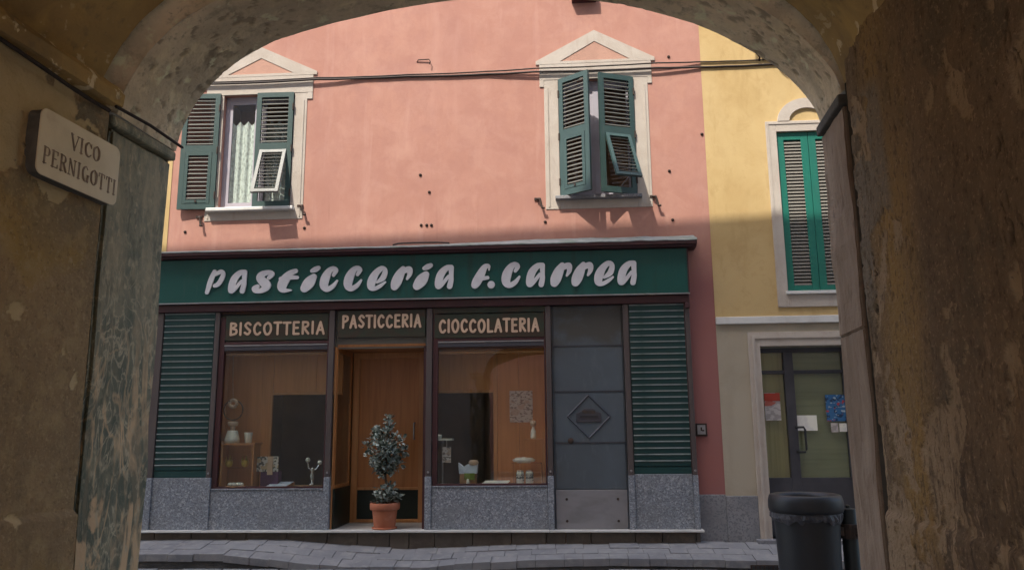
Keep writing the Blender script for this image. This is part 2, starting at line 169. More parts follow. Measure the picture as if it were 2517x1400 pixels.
MT['jambmarble'] = mk('veined_green_marble', (0.262, 0.246, 0.158), 0.55, [layer(6, (0.134, 0.150, 0.107), 0.40, 0.60, 8, 0.8, 0.95, ro=0.65), layer((26, 26, 12), (0.109, 0.120, 0.084), 0.50, 0.62, 9, 0.5, 0.85, ro=0.7), layer((12, 12, 6), (0.538, 0.468, 0.306), 0.030, 0.0, 7, 1.6, 0.9, 'ridge', m=[('Z', 2.3, 1.8)]), layer((7, 7, 2.4), (0.640, 0.456, 0.255), 0.035, 0.0, 6, 1.2, 0.95, 'ridge', m=[('Z', 2.0, 1.65)]), layer((5.5, 5.5, 1.3), (0.589, 0.414, 0.230), 0.56, 0.60, 7, 1.0, 0.95, m=[('Z', 2.0, 1.65)]),
        layer((9, 9, 5), (0.096, 0.114, 0.082), 0.44, 0.56, 8, 0.6, 0.8, m=[('Z', 1.9, 1.4)]), layer((7, 7, 2.0), (0.640, 0.444, 0.245), 0.575, 0.61, 8, 0.6, 0.9, m=[('Z', 2.0, 1.65)]), layer((40, 40, 22), (0.461, 0.396, 0.255), 0.56, 0.68, 8, 0.4, 0.8), layer((14, 14, 4), (0.422, 0.348, 0.214), 0.45, 0.64, 9, 0.4, 0.75, m=[('Z', 1.7, 2.3)], ro=0.7)], (45, 0.5, 0.008), spec=0.3)
MT['jambstone'] = mk('brown_jamb_stone', (0.292, 0.215, 0.147), 0.8, [layer((5, 5, 1.6), (0.212, 0.152, 0.100), 0.40, 0.62, 8, 0.5, 0.9, ro=0.65), layer((12, 12, 3), (0.353, 0.271, 0.190), 0.52, 0.68, 8, 0.3, 0.8), layer((24, 24, 9), (0.141, 0.097, 0.064), 0.58, 0.70, 8, 0.2, 0.8)], (35, 0.5, 0.012), spec=0.2)
MT['impost'] = mk('dark_impost_slate', (0.102, 0.096, 0.082), 0.85, [layer(9, (0.180, 0.162, 0.132), 0.50, 0.72, 7, 0.4, 0.9)], (30, 0.5, 0.01), spec=0.2)
MT['plaque'] = mk('cream_marble_plaque', (0.741, 0.654, 0.458), 0.55, [layer(6, (0.598, 0.512, 0.339), 0.45, 0.72, 6, 0.5, 0.8), layer((14, 14, 14), (0.570, 0.455, 0.279), 0.60, 0.78, 6, 0.2, 0.6)], (40, 0.1, 0.004), spec=0.3)
MT['engrave'] = mk('faded_engraved_paint', (0.20, 0.145, 0.10), 0.8, [layer(30, (0.40, 0.32, 0.24), 0.45, 0.65, 6, 0, 0.8)], None, spec=0.2)
MT['rosewall'] = mk('rose_render', (0.5, 0.25, 0.2), 0.9, [layer(1.5, (0.42, 0.21, 0.17), 0.42, 0.7, 5)], (20, 0.3))
MT['rooftile'] = mk('red_roof_tile', (0.34, 0.13, 0.08), 0.85, [layer(6, (0.26, 0.10, 0.07), 0.42, 0.7, 5)], (20, 0.5))

def glassmat(name, tint=(0.92, 0.95, 0.93), ior=1.52, boost=1.0):
    m = bpy.data.materials.new(name); m.use_nodes = True; nt = m.node_tree; N = nt.nodes; K = nt.links
    for n in list(N): N.remove(n)
    o = N.new('ShaderNodeOutputMaterial'); mix = N.new('ShaderNodeMixShader'); tr = N.new('ShaderNodeBsdfTransparent'); gl = N.new('ShaderNodeBsdfGlossy')
    tr.inputs[0].default_value = (*tint, 1); gl.inputs['Roughness'].default_value = 0.015; fr = N.new('ShaderNodeFresnel'); fr.inputs[0].default_value = ior
    mu = N.new('ShaderNodeMath'); mu.operation = 'MULTIPLY'; mu.inputs[1].default_value = boost; mu.use_clamp = True
    nz = N.new('ShaderNodeTexNoise'); nz.inputs['Scale'].default_value = 1.3; bp = N.new('ShaderNodeBump'); bp.inputs['Strength'].default_value = 0.02; bp.inputs['Distance'].default_value = 0.02
    tc = N.new('ShaderNodeTexCoord'); K.new(tc.outputs['Object'], nz.inputs['Vector']); K.new(nz.outputs[0], bp.inputs['Height']); K.new(bp.outputs[0], gl.inputs['Normal'])
    ge = N.new('ShaderNodeNewGeometry'); iv = N.new('ShaderNodeMath'); iv.operation = 'SUBTRACT'; iv.inputs[0].default_value = 1.0; K.new(ge.outputs['Backfacing'], iv.inputs[1])
    m2 = N.new('ShaderNodeMath'); m2.operation = 'MULTIPLY'; K.new(mu.outputs[0], m2.inputs[0]); K.new(iv.outputs[0], m2.inputs[1])
    K.new(fr.outputs[0], mu.inputs[0]); K.new(m2.outputs[0], mix.inputs[0]); K.new(tr.outputs[0], mix.inputs[1]); K.new(gl.outputs[0], mix.inputs[2]); K.new(mix.outputs[0], o.inputs[0])
    return m
MT['glass'] = glassmat('window_glass', boost=2.0)      # two faces of a pane in one sheet
def lacemat():
    m = bpy.data.materials.new('lace_curtain'); m.use_nodes = True; nt = m.node_tree; N = nt.nodes; K = nt.links
    b = N['Principled BSDF']; b.inputs['Base Color'].default_value = (0.72, 0.74, 0.72, 1); b.inputs['Roughness'].default_value = 0.9
    tc = N.new('ShaderNodeTexCoord'); mp = N.new('ShaderNodeMapping'); mp.inputs['Scale'].default_value = (38, 1, 20); K.new(tc.outputs['Object'], mp.inputs[0])
    nz = N.new('ShaderNodeTexNoise'); nz.inputs['Scale'].default_value = 1; nz.inputs['Detail'].default_value = 4; K.new(mp.outputs[0], nz.inputs['Vector'])
    mr = N.new('ShaderNodeMapRange'); mr.inputs[1].default_value = 0.36; mr.inputs[2].default_value = 0.52; mr.inputs[3].default_value = 0.62; mr.inputs[4].default_value = 1.0
    K.new(nz.outputs[0], mr.inputs[0]); K.new(mr.outputs[0], b.inputs['Alpha']); return m
MT['lace'] = lacemat()

# ------------------------------------------------------------------ geometry helpers
BASE = {}
class G:
    def __init__(s): s.v = []; s.f = []
    def add(s, vs, fs):
        o = len(s.v); s.v += [tuple(p) for p in vs]; s.f += [tuple(i + o for i in f) for f in fs]; return s
    def box(s, x0, x1, y0, y1, z0, z1):
        return s.add([(x0, y0, z0), (x1, y0, z0), (x1, y1, z0), (x0, y1, z0), (x0, y0, z1), (x1, y0, z1), (x1, y1, z1), (x0, y1, z1)],
                     [(0, 3, 2, 1), (4, 5, 6, 7), (0, 1, 5, 4), (1, 2, 6, 5), (2, 3, 7, 6), (3, 0, 4, 7)])
    def prism(s, poly, y0, y1):                    # polygon in XZ, extruded along Y
        n = len(poly); a = 0
        for i in range(n):
            p, q = poly[i], poly[(i + 1) % n]; a += p[0] * q[1] - q[0] * p[1]
        if a < 0: poly = poly[::-1]
        vs = [(x, y0, z) for x, z in poly] + [(x, y1, z) for x, z in poly]
        return s.add(vs, [tuple(range(n)), tuple(range(2 * n - 1, n - 1, -1))] + [(i, i + n, (i + 1) % n + n, (i + 1) % n) for i in range(n)])
    def plan(s, poly, z0, z1):                     # polygon in XY, extruded along Z
        n = len(poly); vs = [(x, y, z0) for x, y in poly] + [(x, y, z1) for x, y in poly]
        return s.add(vs, [tuple(range(n - 1, -1, -1)), tuple(range(n, 2 * n))] + [(i, (i + 1) % n, (i + 1) % n + n, i + n) for i in range(n)])
    def tube(s, pts, r, n=8, close=False):
        P = [Vector(p) for p in pts]; rs = r if isinstance(r, (list, tuple)) else [r] * len(P); vs = []; fs = []; m = len(P)
        for i, p in enumerate(P):
            if close: t = (P[(i + 1) % m] - P[i - 1])
            else: t = (P[min(i + 1, m - 1)] - P[max(i - 1, 0)])
            t.normalize(); a = Vector((0, 0, 1)) if abs(t.z) < 0.9 else Vector((1, 0, 0)); u = t.cross(a).normalized(); w = t.cross(u)
            for k in range(n):
                q = 2 * math.pi * k / n; vs.append(p + (u * math.cos(q) + w * math.sin(q)) * rs[i])
        for i in range(m if close else m - 1):
            j = (i + 1) % m
            for k in range(n): fs.append((i * n + k, j * n + k, j * n + (k + 1) % n, i * n + (k + 1) % n))
        if not close: fs += [tuple(range(n)), tuple(range((m - 1) * n + n - 1, (m - 1) * n - 1, -1))]
        return s.add(vs, fs)
    def lathe(s, prof, c=(0, 0, 0), n=28, wob=0.0):
        vs = []; fs = []
        for i, (r, z) in enumerate(prof):
            for k in range(n):
                q = 2 * math.pi * k / n; rr = r * (1 + wob * math.sin(3 * q + i) + wob * 0.7 * math.sin(7 * q + 2 * i)); vs.append((c[0] + rr * math.cos(q), c[1] + rr * math.sin(q), c[2] + z))
        for i in range(len(prof) - 1):
            for k in range(n): fs.append((i * n + k, i * n + (k + 1) % n, (i + 1) * n + (k + 1) % n, (i + 1) * n + k))
        if prof[0][0] > 1e-4: fs.append(tuple(range(n - 1, -1, -1)))
        if prof[-1][0] > 1e-4: fs.append(tuple(range((len(prof) - 1) * n, len(prof) * n)))
        return s.add(vs, fs)
    def grid(s, fn, us, vs_):
        nv = len(vs_); s.uv = [(u, v) for u in us for v in vs_]; return s.add([fn(u, v) for u in us for v in vs_], [(i * nv + j, (i + 1) * nv + j, (i + 1) * nv + j + 1, i * nv + j + 1) for i in range(len(us) - 1) for j in range(nv - 1)])
    def wall(s, x0, x1, z0, z1, y, holes, depth):
        xs = sorted({x0, x1, *[h[0] for h in holes], *[h[1] for h in holes]}); zs = sorted({z0, z1, *[h[2] for h in holes], *[h[3] for h in holes]})
        for i in range(len(xs) - 1):
            for j in range(len(zs) - 1):
                cx, cz = (xs[i] + xs[i + 1]) / 2, (zs[j] + zs[j + 1]) / 2
                if any(h[0] < cx < h[1] and h[2] < cz < h[3] for h in holes): continue
                s.add([(xs[i], y, zs[j]), (xs[i + 1], y, zs[j]), (xs[i + 1], y, zs[j + 1]), (xs[i], y, zs[j + 1])], [(0, 1, 2, 3)])
        for a, b, c, d in holes:
            for p, q in (((a, c), (a, d)), ((b, d), (b, c)), ((a, d), (b, d)), ((b, c), (a, c))):
                s.add([(p[0], y, p[1]), (q[0], y, q[1]), (q[0], y + depth, q[1]), (p[0], y + depth, p[1])], [(0, 1, 2, 3)])
        return s
    def obj(s, name, mat, parent=None, bev=0, smooth=False, fr=None, local=False, loc=None, label=None, kind=None, recalc=False):
        me = bpy.data.meshes.new(name); b = BASE.get(parent.name, Vector()) if (parent and not local) else Vector()
        me.from_pydata([(p[0] - b.x, p[1] - b.y, p[2] - b.z) for p in s.v], [], s.f); me.update()
        if recalc:
            bm = bmesh.new(); bm.from_mesh(me); bmesh.ops.remove_doubles(bm, verts=bm.verts, dist=1e-5); bmesh.ops.recalc_face_normals(bm, faces=bm.faces); bm.to_mesh(me); bm.free()
        me.materials.append(MT[mat] if isinstance(mat, str) else mat)
        if smooth: me.polygons.foreach_set('use_smooth', [True] * len(me.polygons))
        o = bpy.data.objects.new(name, me); COL.objects.link(o)
        if parent:
            o.parent = parent; BASE[o.name] = b if not local else Vector()
        else: o.matrix_world = fr if fr is not None else WM
        if loc: o.location = loc
        if bev:
            md = o.modifiers.new('soft_edges', 'BEVEL'); md.width = bev; md.segments = 2; md.limit_method = 'ANGLE'
        if label: o['label'] = label
        if kind: o['kind'] = kind
        return o
def attr(o, name, vals):
    a = o.data.attributes.new(name, 'FLOAT', 'POINT'); a.data.foreach_set('value', vals); return o
def sm(a, b, x):
    t = min(1, max(0, (x - a) / (b - a))); return t * t * (3 - 2 * t)
def thing(name, label, cat, base=(0, 0, 0), fr=None, group=None):
    o = bpy.data.objects.new(name, None); COL.objects.link(o); o.empty_display_size = 0.1
    o.matrix_world = (fr if fr is not None else FM) @ Matrix.Translation(base)
    BASE[o.name] = Vector(base); o['label'] = label; o['category'] = cat
    if group: o['group'] = group
    return o
def tag(o, label, cat, group=None):
    o['label'] = label; o['category'] = cat
    if group: o['group'] = group
    return o
def inst(src, off, parent=None):
    c = src.copy(); COL.objects.link(c); c.parent = parent or src.parent; c.location = src.location + Vector(off); return c
def lerp_tab(tab, x):
    if x <= tab[0][0]: return tab[0][1]
    for (a, p), (b, q) in zip(tab, tab[1:]):
        if x <= b: return p + (q - p) * (x - a) / (b - a)
    return tab[-1][1]
def lin(a, b, n): return [a + (b - a) * i / (n - 1) for i in range(n)]
def nz(p, s, d=4): return noise.fractal(Vector(p) * s, 1.0, 2.0, d)

# ------------------------------------------------------------------ ground
def street_z(y): return 0.08 * min(1, max(0, (y + 6.0) / 5.4))
ys = [-90, -30, -14, -9, -6] + lin(-5.4, -0.6, 13) + [0, 20, 90]
g = G().grid(lambda x, y: (x, y, street_z(y) - 0.02), [-90, -40, -14, -7] + lin(-6, 6, 9) + [7, 14, 40, 90], ys)
street = g.obj('street', 'street', fr=FM, kind='structure', recalc=True)
# cobble slabs of the street, one joined mesh
g = G(); rr = random.Random(3); y = -12.6
while y < -0.62:
    d = rr.uniform(0.16, 0.22); x = -7 + rr.uniform(-0.3, 0)
    while x < 7:
        w = rr.uniform(0.24, 0.46); t = rr.uniform(-0.004, 0.006); y1 = min(y + d - 0.012, -0.60); z = street_z(y) + t; zz = street_z(y1) + t + rr.uniform(-0.004, 0.004)
        g.add([(x, y, z - .05), (x + w - .012, y, z - .05), (x + w - .012, y1, zz - .05), (x, y1, zz - .05), (x + .006, y + .006, z), (x + w - .018, y + .006, z), (x + w - .018, y1 - .006, zz), (x + .006, y1 - .006, zz)],
              [(0, 3, 2, 1), (4, 5, 6, 7), (0, 1, 5, 4), (1, 2, 6, 5), (2, 3, 7, 6), (3, 0, 4, 7)]); x += w
    y += d
g.obj('paving_slabs', 'pave', street, kind='stuff')
WALLZ = [(-7, .30), (-4.35, .305), (-2.65, .318), (-1.8, .25), (-1.23, .215), (-.4, .24), (.16, .26), (1.97, .276), (2.86, .268), (7, .26)]
EDGEZ = [(-7, .21), (-3.8, .225), (-3.12, .22), (-2.67, .178), (-2.22, .124), (-1.77, .098), (-.9, .098), (-.59, .13), (.19, .17), (1.04, .19), (1.9, .18), (2.7, .165), (7, .16)]
def pav_z(x, y): t = min(1, max(0, (y + .55) / .58)); return lerp_tab(EDGEZ, x) * (1 - t) + lerp_tab(WALLZ, x) * t
xs = lin(-7, 7, 57)
g = G().grid(lambda x, y: (x, y, pav_z(x, y) - 0.012), xs, [-.535, -.25, .08])
g.grid(lambda x, z: (x, -.535, (pav_z(x, -.535) - 0.012) * z), xs, [0, 1])
pavement = g.obj('pavement', 'kerb', fr=FM, kind='structure', recalc=True)
rr = random.Random(11)
for row, (ya, yb) in enumerate(((-.55, -.37), (-.362, -.19), (-.182, .06))):
    x = -6.2 + row * .13
    while x < 6:
        w = rr.uniform(.16, .34); x1 = x + w - .004; n = 4; P = []
        dz = rr.uniform(-.006, .006); jy = rr.uniform(-.012, .004) if row == 0 else 0
        for xx in lin(x, x1, n):
            for yy in (ya + jy, yb): P.append((xx, yy, pav_z(xx, yy) + dz))
        vs_ = P + [(a, b, c - (.075 if row == 0 else .03)) for a, b, c in P]; m = 2 * n; F = []
        for i in range(n - 1):
            F += [(2 * i, 2 * i + 2, 2 * i + 3, 2 * i + 1), (2 * i, 2 * i + m, 2 * i + 2 + m, 2 * i + 2), (2 * i + 1, 2 * i + 3, 2 * i + 3 + m, 2 * i + 1 + m)]
        F += [(0, 1, 1 + m, m), (m - 2, 2 * m - 2, 2 * m - 1, m - 1)]
        G().add(vs_, F).obj('kerb_stone' if row == 0 else 'paving_stone', 'pave', pavement, bev=.003, recalc=True)
        x += w
gr = thing('drain_grate', 'small black iron drain let into the kerb beside the litter bin', 'drain', (2.62, -.56, .1))
G().box(2.48, 2.76, -.572, -.556, .045, .125).obj('frame', 'iron', gr)
for i in range(6): G().box(2.495 + i * .044, 2.525 + i * .044, -.577, -.573, .055, .115).obj('bar', 'binblack', gr)

# ------------------------------------------------------------------ pink house
WY = 0.10                                       # the rendered walls stand a hand behind the shopfront
PL, PR = -4.365, 2.395
pink = thing('pink_house', 'pink rendered house with green louvred shutters above the pastry shop', 'house', (-1, WY, .2))
WL = (-3.735, -2.80, 4.30, 5.83); WR = (0.60, 1.545, 4.33, 5.87)
holes = [WL, WR, (-4.22, 2.0, .3, 3.0), (0.62, 1.52, 7.45, 8.9), (-3.74, -2.84, 7.45, 8.9)]
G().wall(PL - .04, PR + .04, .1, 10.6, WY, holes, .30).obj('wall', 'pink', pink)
G().box(PL, PR, WY, 8, 10.601, 10.8).obj('roof', 'rooftile', pink)
for a, b, c, d in holes[3:]:
    s = G().box(a - .1, b + .1, WY - .12, WY + .02, c - .16, c - .08).obj('window_sill', 'basegranite', pink, bev=.006)
    G().box(a, b, WY + .2, WY + .22, c, d).obj('pane', 'glass', pink)
    G().box(a - .1, b + .1, WY + .6, WY + .62, c - .1, d + .1).obj('room_dark', 'dark', pink)

G().box(.80, 1.115, WY - .09, WY + .01, 6.92, 7.06).obj('flower_box', 'maroon', pink, bev=.006)
def surround(w, xo, ear, apex, zped):
    """painted plaster surround with a small pediment; its mouldings stand proud of the wall"""
    a, b, c, d = w; t = WY; e = .008; cx = (a + b) / 2
    L0, R0 = cx - xo, cx + xo; eL, eR = cx - ear, cx + ear; zb = c - .155
    f = G().box(L0, a, t - e, t + .01, zb, d).box(b, R0, t - e, t + .01, zb, d).box(a, b, t - e, t + .01, zb, c).obj('window_surround', 'trim', pink, bev=.004)
    G().box(eL, eR, t - e - .004, t + .01, d, zped).box(eL, L0, t - e - .004, t + .01, d - .09, d).box(R0, eR, t - e - .004, t + .01, d - .09, d).obj('lintel', 'trim', f, bev=.004)
    for x0, x1 in ((L0 + .035, L0 + .05), (R0 - .05, R0 - .035)): G().box(x0, x1, t - e - .007, t - e + .002, zb + .03, d - .1).obj('moulding', 'trim', f)
    pw = ear + .045; hw = .44; zi = zped + .035; ai = apex - .152
    for sg in (-1, 1): G().prism([(cx + sg * pw, zped), (cx + sg * hw, zi), (cx, ai), (cx, apex), (cx + sg * pw, zped + .045)], t - .014, t + .01).obj('pediment_rake', 'trim', f)
    G().prism([(cx - pw, zped), (cx + pw, zped), (cx + hw, zi), (cx - hw, zi)], t - .014, t + .01).obj('pediment_base', 'trim', f)
    G().prism([(cx - hw, zi + .002), (cx, ai - .002), (cx + hw, zi + .002)], t - .008, t + .01).obj('tympanum', 'rosepale', f)
    return f
fL = surround(WL, .635, .705, 6.483, 6.075); fR = surround(WR, .650, .705, 6.53, 6.085)
G().box(WL[0] - .12, WL[1] + .06, WY - .085, WY + .26, WL[2] - .045, WL[2] - .002).obj('window_sill', 'marble', pink, bev=.006)
G().box(WR[0] - .06, WR[1] + .05, WY - .085, WY + .26, WR[2] - .045, WR[2] - .002).obj('window_sill', 'basegranite', pink, bev=.006)

JR = random.Random(77)
def louvres(parent, x0, x1, z0, z1, pitch, mat, y=.018, dep=.040, th=.008, tilt=50):
    c, s_ = math.cos(math.radians(tilt)), math.sin(math.radians(tilt)); h = dep / 2
    pr = [(-h, -th / 2), (h, -th / 2), (h, th / 2), (-h, th / 2)]
    pr = [(py * c - pz * -s_ * 0 , pz) for py, pz in pr] if False else [(py * c - pz * s_, py * s_ + pz * c) for py, pz in pr]
    n = max(1, int(round((z1 - z0) / pitch))); first = None
    for i in range(n):
        z = z0 + (z1 - z0) * (i + .5) / n
        if first is None:
            v = [(x0, y + a, b) for a, b in pr] + [(x1, y + a, b) for a, b in pr]
            first = G().add(v, [(3, 2, 1, 0), (4, 5, 6, 7)] + [(k, (k + 1) % 4, (k + 1) % 4 + 4, k + 4) for k in range(4)]).obj('slat', mat, parent, local=True, loc=(0, 0, z), recalc=True)
        else:
            c_ = inst(first, (0, 0, z - first.location.z + JR.uniform(-.0015, .0015))); c_.rotation_euler = (math.radians(JR.uniform(-3, 3)), math.radians(JR.uniform(-.35, .35)), 0)
def leaf(root, hinge, w, h, ang, side, zsplit, flap_open=None, mat='green', flapmat=None, pitch=.054, label=None):
    """louvred shutter leaf: x runs from the hinge to the free edge, +y is the back"""
    st = .062; th = .036; sx = lambda a, b: (a, b) if side > 0 else (-b, -a)
    g = G()
    for a, b, c, d in ((0, st, 0, h), (w - st, w, 0, h), (st, w - st, 0, .075), (st, w - st, zsplit - .045, zsplit + .045), (st, w - st, h - .065, h)):
        p, q = sx(a, b); g.box(p, q, 0, th, c, d)
    o = g.obj('shutter', mat, root, local=True, loc=Vector(hinge) - BASE[root.name], label=label)
    o.rotation_euler.z = -math.radians(ang) * side
    p, q = sx(st - .006, w - st + .006)
    louvres(o, p, q, zsplit + .045, h - .065, pitch, 'slatbeige')
    for zz in (.18, h * .5, h - .2): G().tube([(0, -.004, zz - .045), (0, -.004, zz + .045)], .011, 6).obj('hinge', 'iron', o, local=True)
    z0, z1 = .075, zsplit - .045
    fst = .045; fg = G()
    for a, b, c, d in ((st + .004, st + fst, z0 - z1, 0), (w - st - fst, w - st - .004, z0 - z1, 0), (st + fst, w - st - fst, z0 - z1 + .004, z0 - z1 + fst), (st + fst, w - st - fst, -fst, -.002)):
        u, v = sx(a, b); fg.box(u, v, -.004, .028, c, d)
    fo = fg.obj('shutter_flap', flapmat or mat, root, local=True)
    M = Matrix.Translation(o.location) @ Matrix.Rotation(o.rotation_euler.z, 4, 'Z') @ Matrix.Translation((0, 0, z1)) @ Matrix.Rotation(-math.radians(flap_open or 0), 4, 'X')
    fo.location = M.to_translation(); fo.rotation_euler = M.to_euler()
    u, v = sx(st + fst - .005, w - st - fst + .005)
    louvres(fo, u, v, z0 - z1 + fst, -fst, pitch, 'slatbeige', y=.012, dep=.036)
    if flap_open:
        xa, xb = sx(w * .42, w * .42 + .012)
        ln = math.sin(math.radians(flap_open)) * (z1 - z0)
        G().tube([(xa, .0, z0 + .02), (xa, -ln, z1 - (z1 - z0) * math.cos(math.radians(flap_open)) + .02)], .006, 6).obj('stay_rod', 'alu', o, local=True)
    else:
        xa, xb = sx(w * .5 - .012, w * .5 + .012); G().box(xa, xb, -.014, -.001, z0 + .015, z0 + .04).obj('latch', 'iron', o, local=True)
    return o
hl = WL[3] - WL[2] + .02
leaf(pink, (WL[0] - .035, WY - .040, WL[2] - .005), .47, hl, 4, -1, .80, None, label='shutter leaf folded back flat against the wall')
leaf(pink, (WL[1] - .005, WY - .030, WL[2] + .005), .475, hl - .02, 1.5, -1, .80, 21, flapmat='flapsunlit', label='closed shutter leaf with its sunlit-coloured flap propped open')
hr = WR[3] - WR[2] - .005
leaf(pink, (WR[0] + .003, WY - .025, WR[2] + .003), .44, hr, 35, 1, .80, None, label='shutter leaf standing ajar')
leaf(pink, (WR[1] - .003, WY - .025, WR[2] + .003), .465, hr, 21, -1, .80, 24, label='shutter leaf ajar with its flap propped out')

def casement(w, mid):
    a, b, c, d = w; y = WY + .07
    f = G().box(a, a + .05, y, y + .05, c, d).box(b - .05, b, y, y + .05, c, d).box(a + .05, b - .05, y, y + .05, d - .05, d).box(a + .05, b - .05, y, y + .05, c, c + .05).box(mid - .035, mid + .035, y - .006, y + .05, c + .05, d - .05).obj('casement', 'casement', pink, bev=.004)
    for x0, x1 in ((a + .05, mid - .035), (mid + .035, b - .05)):
        G().box(x0, x0 + .04, y + .008, y + .04, c + .05, d - .05).box(x1 - .04, x1, y + .008, y + .04, c + .05, d - .05).box(x0 + .04, x1 - .04, y + .008, y + .04, c + .05, c + .10).box(x0 + .04, x1 - .04, y + .008, y + .04, d - .10, d - .05).obj('sash', 'casement', f)
        G().box(x0 + .04, x1 - .04, y + .022, y + .026, c + .10, d - .10).obj('pane', 'glass', f)
    return f
cL = casement(WL, -3.27); cR = casement(WR, 1.07)
def curtain(x0, x1, z0, z1, y, amp, mat, par, n=60, scallop=0.0):
    us = lin(x0, x1, n)
    G().grid(lambda u, v: (u, y + amp * math.sin(u * 62) + .4 * amp * math.sin(u * 121 + 1), z0 + (z1 - z0) * v - scallop * v * abs(math.sin(u * 30))), us, lin(0, 1, 8)).obj('curtain', mat, par, smooth=True)
curtain(-3.66, -2.86, 4.33, 5.52, WY + .135, .012, 'lace', cL, 90, .05)
for w in (WL, WR):
    a, b, c, d = w
    G().box(a - .3, b + .3, WY + 1.2, WY + 1.22, c - .3, d + .3).box(a - .3, b + .3, WY + .3, WY + 1.2, c - .32, c - .3).box(a - .3, b + .3, WY + .3, WY + 1.2, d + .3, d + .32).box(a - .32, a - .3, WY + .3, WY + 1.2, c - .3, d + .3).box(b + .3, b + .32, WY + .3, WY + 1.2, c - .3, d + .3).obj('room_wall', 'tan', pink)
# irons, hooks and bolts left in the render
def hook(x, z, s=1):
    y = WY
    G().tube([(x - .03 * s, y + .01, z), (x - .03 * s, y - .03, z), (x + .005 * s, y - .045, z - .01), (x + .02 * s, y - .045, z - .075), (x + .03 * s, y - .05, z - .125), (x + .065 * s, y - .052, z - .125)], [.014, .014, .015, .015, .016, .014], 6).obj('wall_hook', 'iron', pink)
    G().box(x - .065, x + .012, y - .016, y + .004, z - .012, z + .016).obj('wall_hook_plate', 'iron', pink)
hook(.345, 4.31); hook(1.755, 4.30); hook(-2.64, 4.31); hook(-3.94, 4.20, .6)
for x, z in ((-1.147, 4.671), (-1.031, 4.444), (-1.129, 4.022), (-1.06, 4.02), (-1.001, 4.019), (.408, 4.021), (1.952, 4.004), (1.941, 4.624), (2.0, 6.127), (-2.605, 4.026), (-4.141, 4.015), (2.36, 5.084)):
    G().tube([(x, WY + .01, z), (x + .002, WY - .008, z - .002), (x + .004, WY - .014, z - .006)], [.022, .019, .010], 7).obj('wall_bolt', 'iron', pink)
G().tube([(-1.21, WY, 6.19), (-1.19, WY - .015, 6.215), (-1.05, WY - .02, 6.215), (-1.03, WY - .03, 6.18), (-1.04, WY - .035, 6.14)], .007, 6).obj('wall_hook', 'iron', pink)
G().box(2.085, PR, .085, WY + .01, .05, .78).obj('plinth', 'basegranite', pink, bev=.008)
ic = thing('intercom_panel', 'small square door intercom with grey face on the pink wall beside the shopfront', 'intercom', (2.165, .09, 1.50))
G().box(2.095, 2.225, .070, .105, 1.43, 1.575).obj('housing', 'iron', ic, bev=.006)
f_ = G().box(2.115, 2.205, .064, .0702, 1.45, 1.555).obj('face_plate', 'alu', ic)
G().box(2.15, 2.165, .058, .0642, 1.49, 1.53).box(2.165, 2.19, .058, .0642, 1.485, 1.50).obj('call_button', 'iron', ic)

# ------------------------------------------------------------------ neighbouring yellow houses
yel = thing('yellow_house', 'yellow rendered house with jade shutters right of the pink one', 'house', (3.4, WY, .2))
YW = (3.255, 4.02, 3.095, 5.075); YD = (2.885, 3.90, .30, 2.45)
G().wall(PR, 13, 2.80, 10.2, WY - .004, [YW, (6.2, 7.0, 3.1, 5.07)], .28).obj('wall', 'yellow', yel)
G().wall(PR, 13, .1, 2.715, WY - .004, [YD], .28).obj('ground_floor_wall', 'beige', yel)
G().box(PR, 13, WY - .04, WY + .05, 2.715, 2.80).obj('string_course', 'marble', yel, bev=.006)
G().box(PR, 13, WY, 8, 10.201, 10.4).obj('roof', 'rooftile', yel)
G().box(PR, 2.752, .082, WY + .01, .05, .765).obj('plinth', 'basegranite', yel, bev=.008)
G().box(4.04, 13, .082, WY + .01, .05, .765).obj('plinth', 'basegranite', yel, bev=.008)
t = WY - .004
f = G().box(YW[0] - .125, YW[0], t - .02, t + .01, YW[2] - .19, YW[3] + .135).box(YW[1], YW[1] + .125, t - .02, t + .01, YW[2] - .19, YW[3] + .135).box(YW[0], YW[1], t - .02, t + .01, YW[3], YW[3] + .135).box(YW[0], YW[1], t - .02, t + .01, YW[2] - .19, YW[2] - .04).obj('window_surround', 'trim', yel, bev=.004)
G().box(YW[0] - .115, YW[0] - .09, t - .027, t - .018, YW[2] - .18, YW[3] + .12).box(YW[0] - .09, YW[1] + .09, t - .027, t - .018, YW[3] + .095, YW[3] + .12).obj('moulding', 'trim', f)
cx = (YW[0] + YW[1]) / 2; arc = []
for i in range(25): q = math.pi * i / 24; arc.append((cx + .355 * math.cos(q), YW[3] + .135 + .29 * math.sin(q)))
for i in range(24, -1, -1): q = math.pi * i / 24; arc.append((cx + .215 * math.cos(q), YW[3] + .135 + .165 * math.sin(q)))
G().prism(arc, t - .025, t + .01).obj('arched_hood', 'trim', f)
G().box(YW[0] - .03, YW[1] + .03, t - .05, t + .2, YW[2] - .04, YW[2] - .002).obj('window_sill', 'marble', yel, bev=.004)
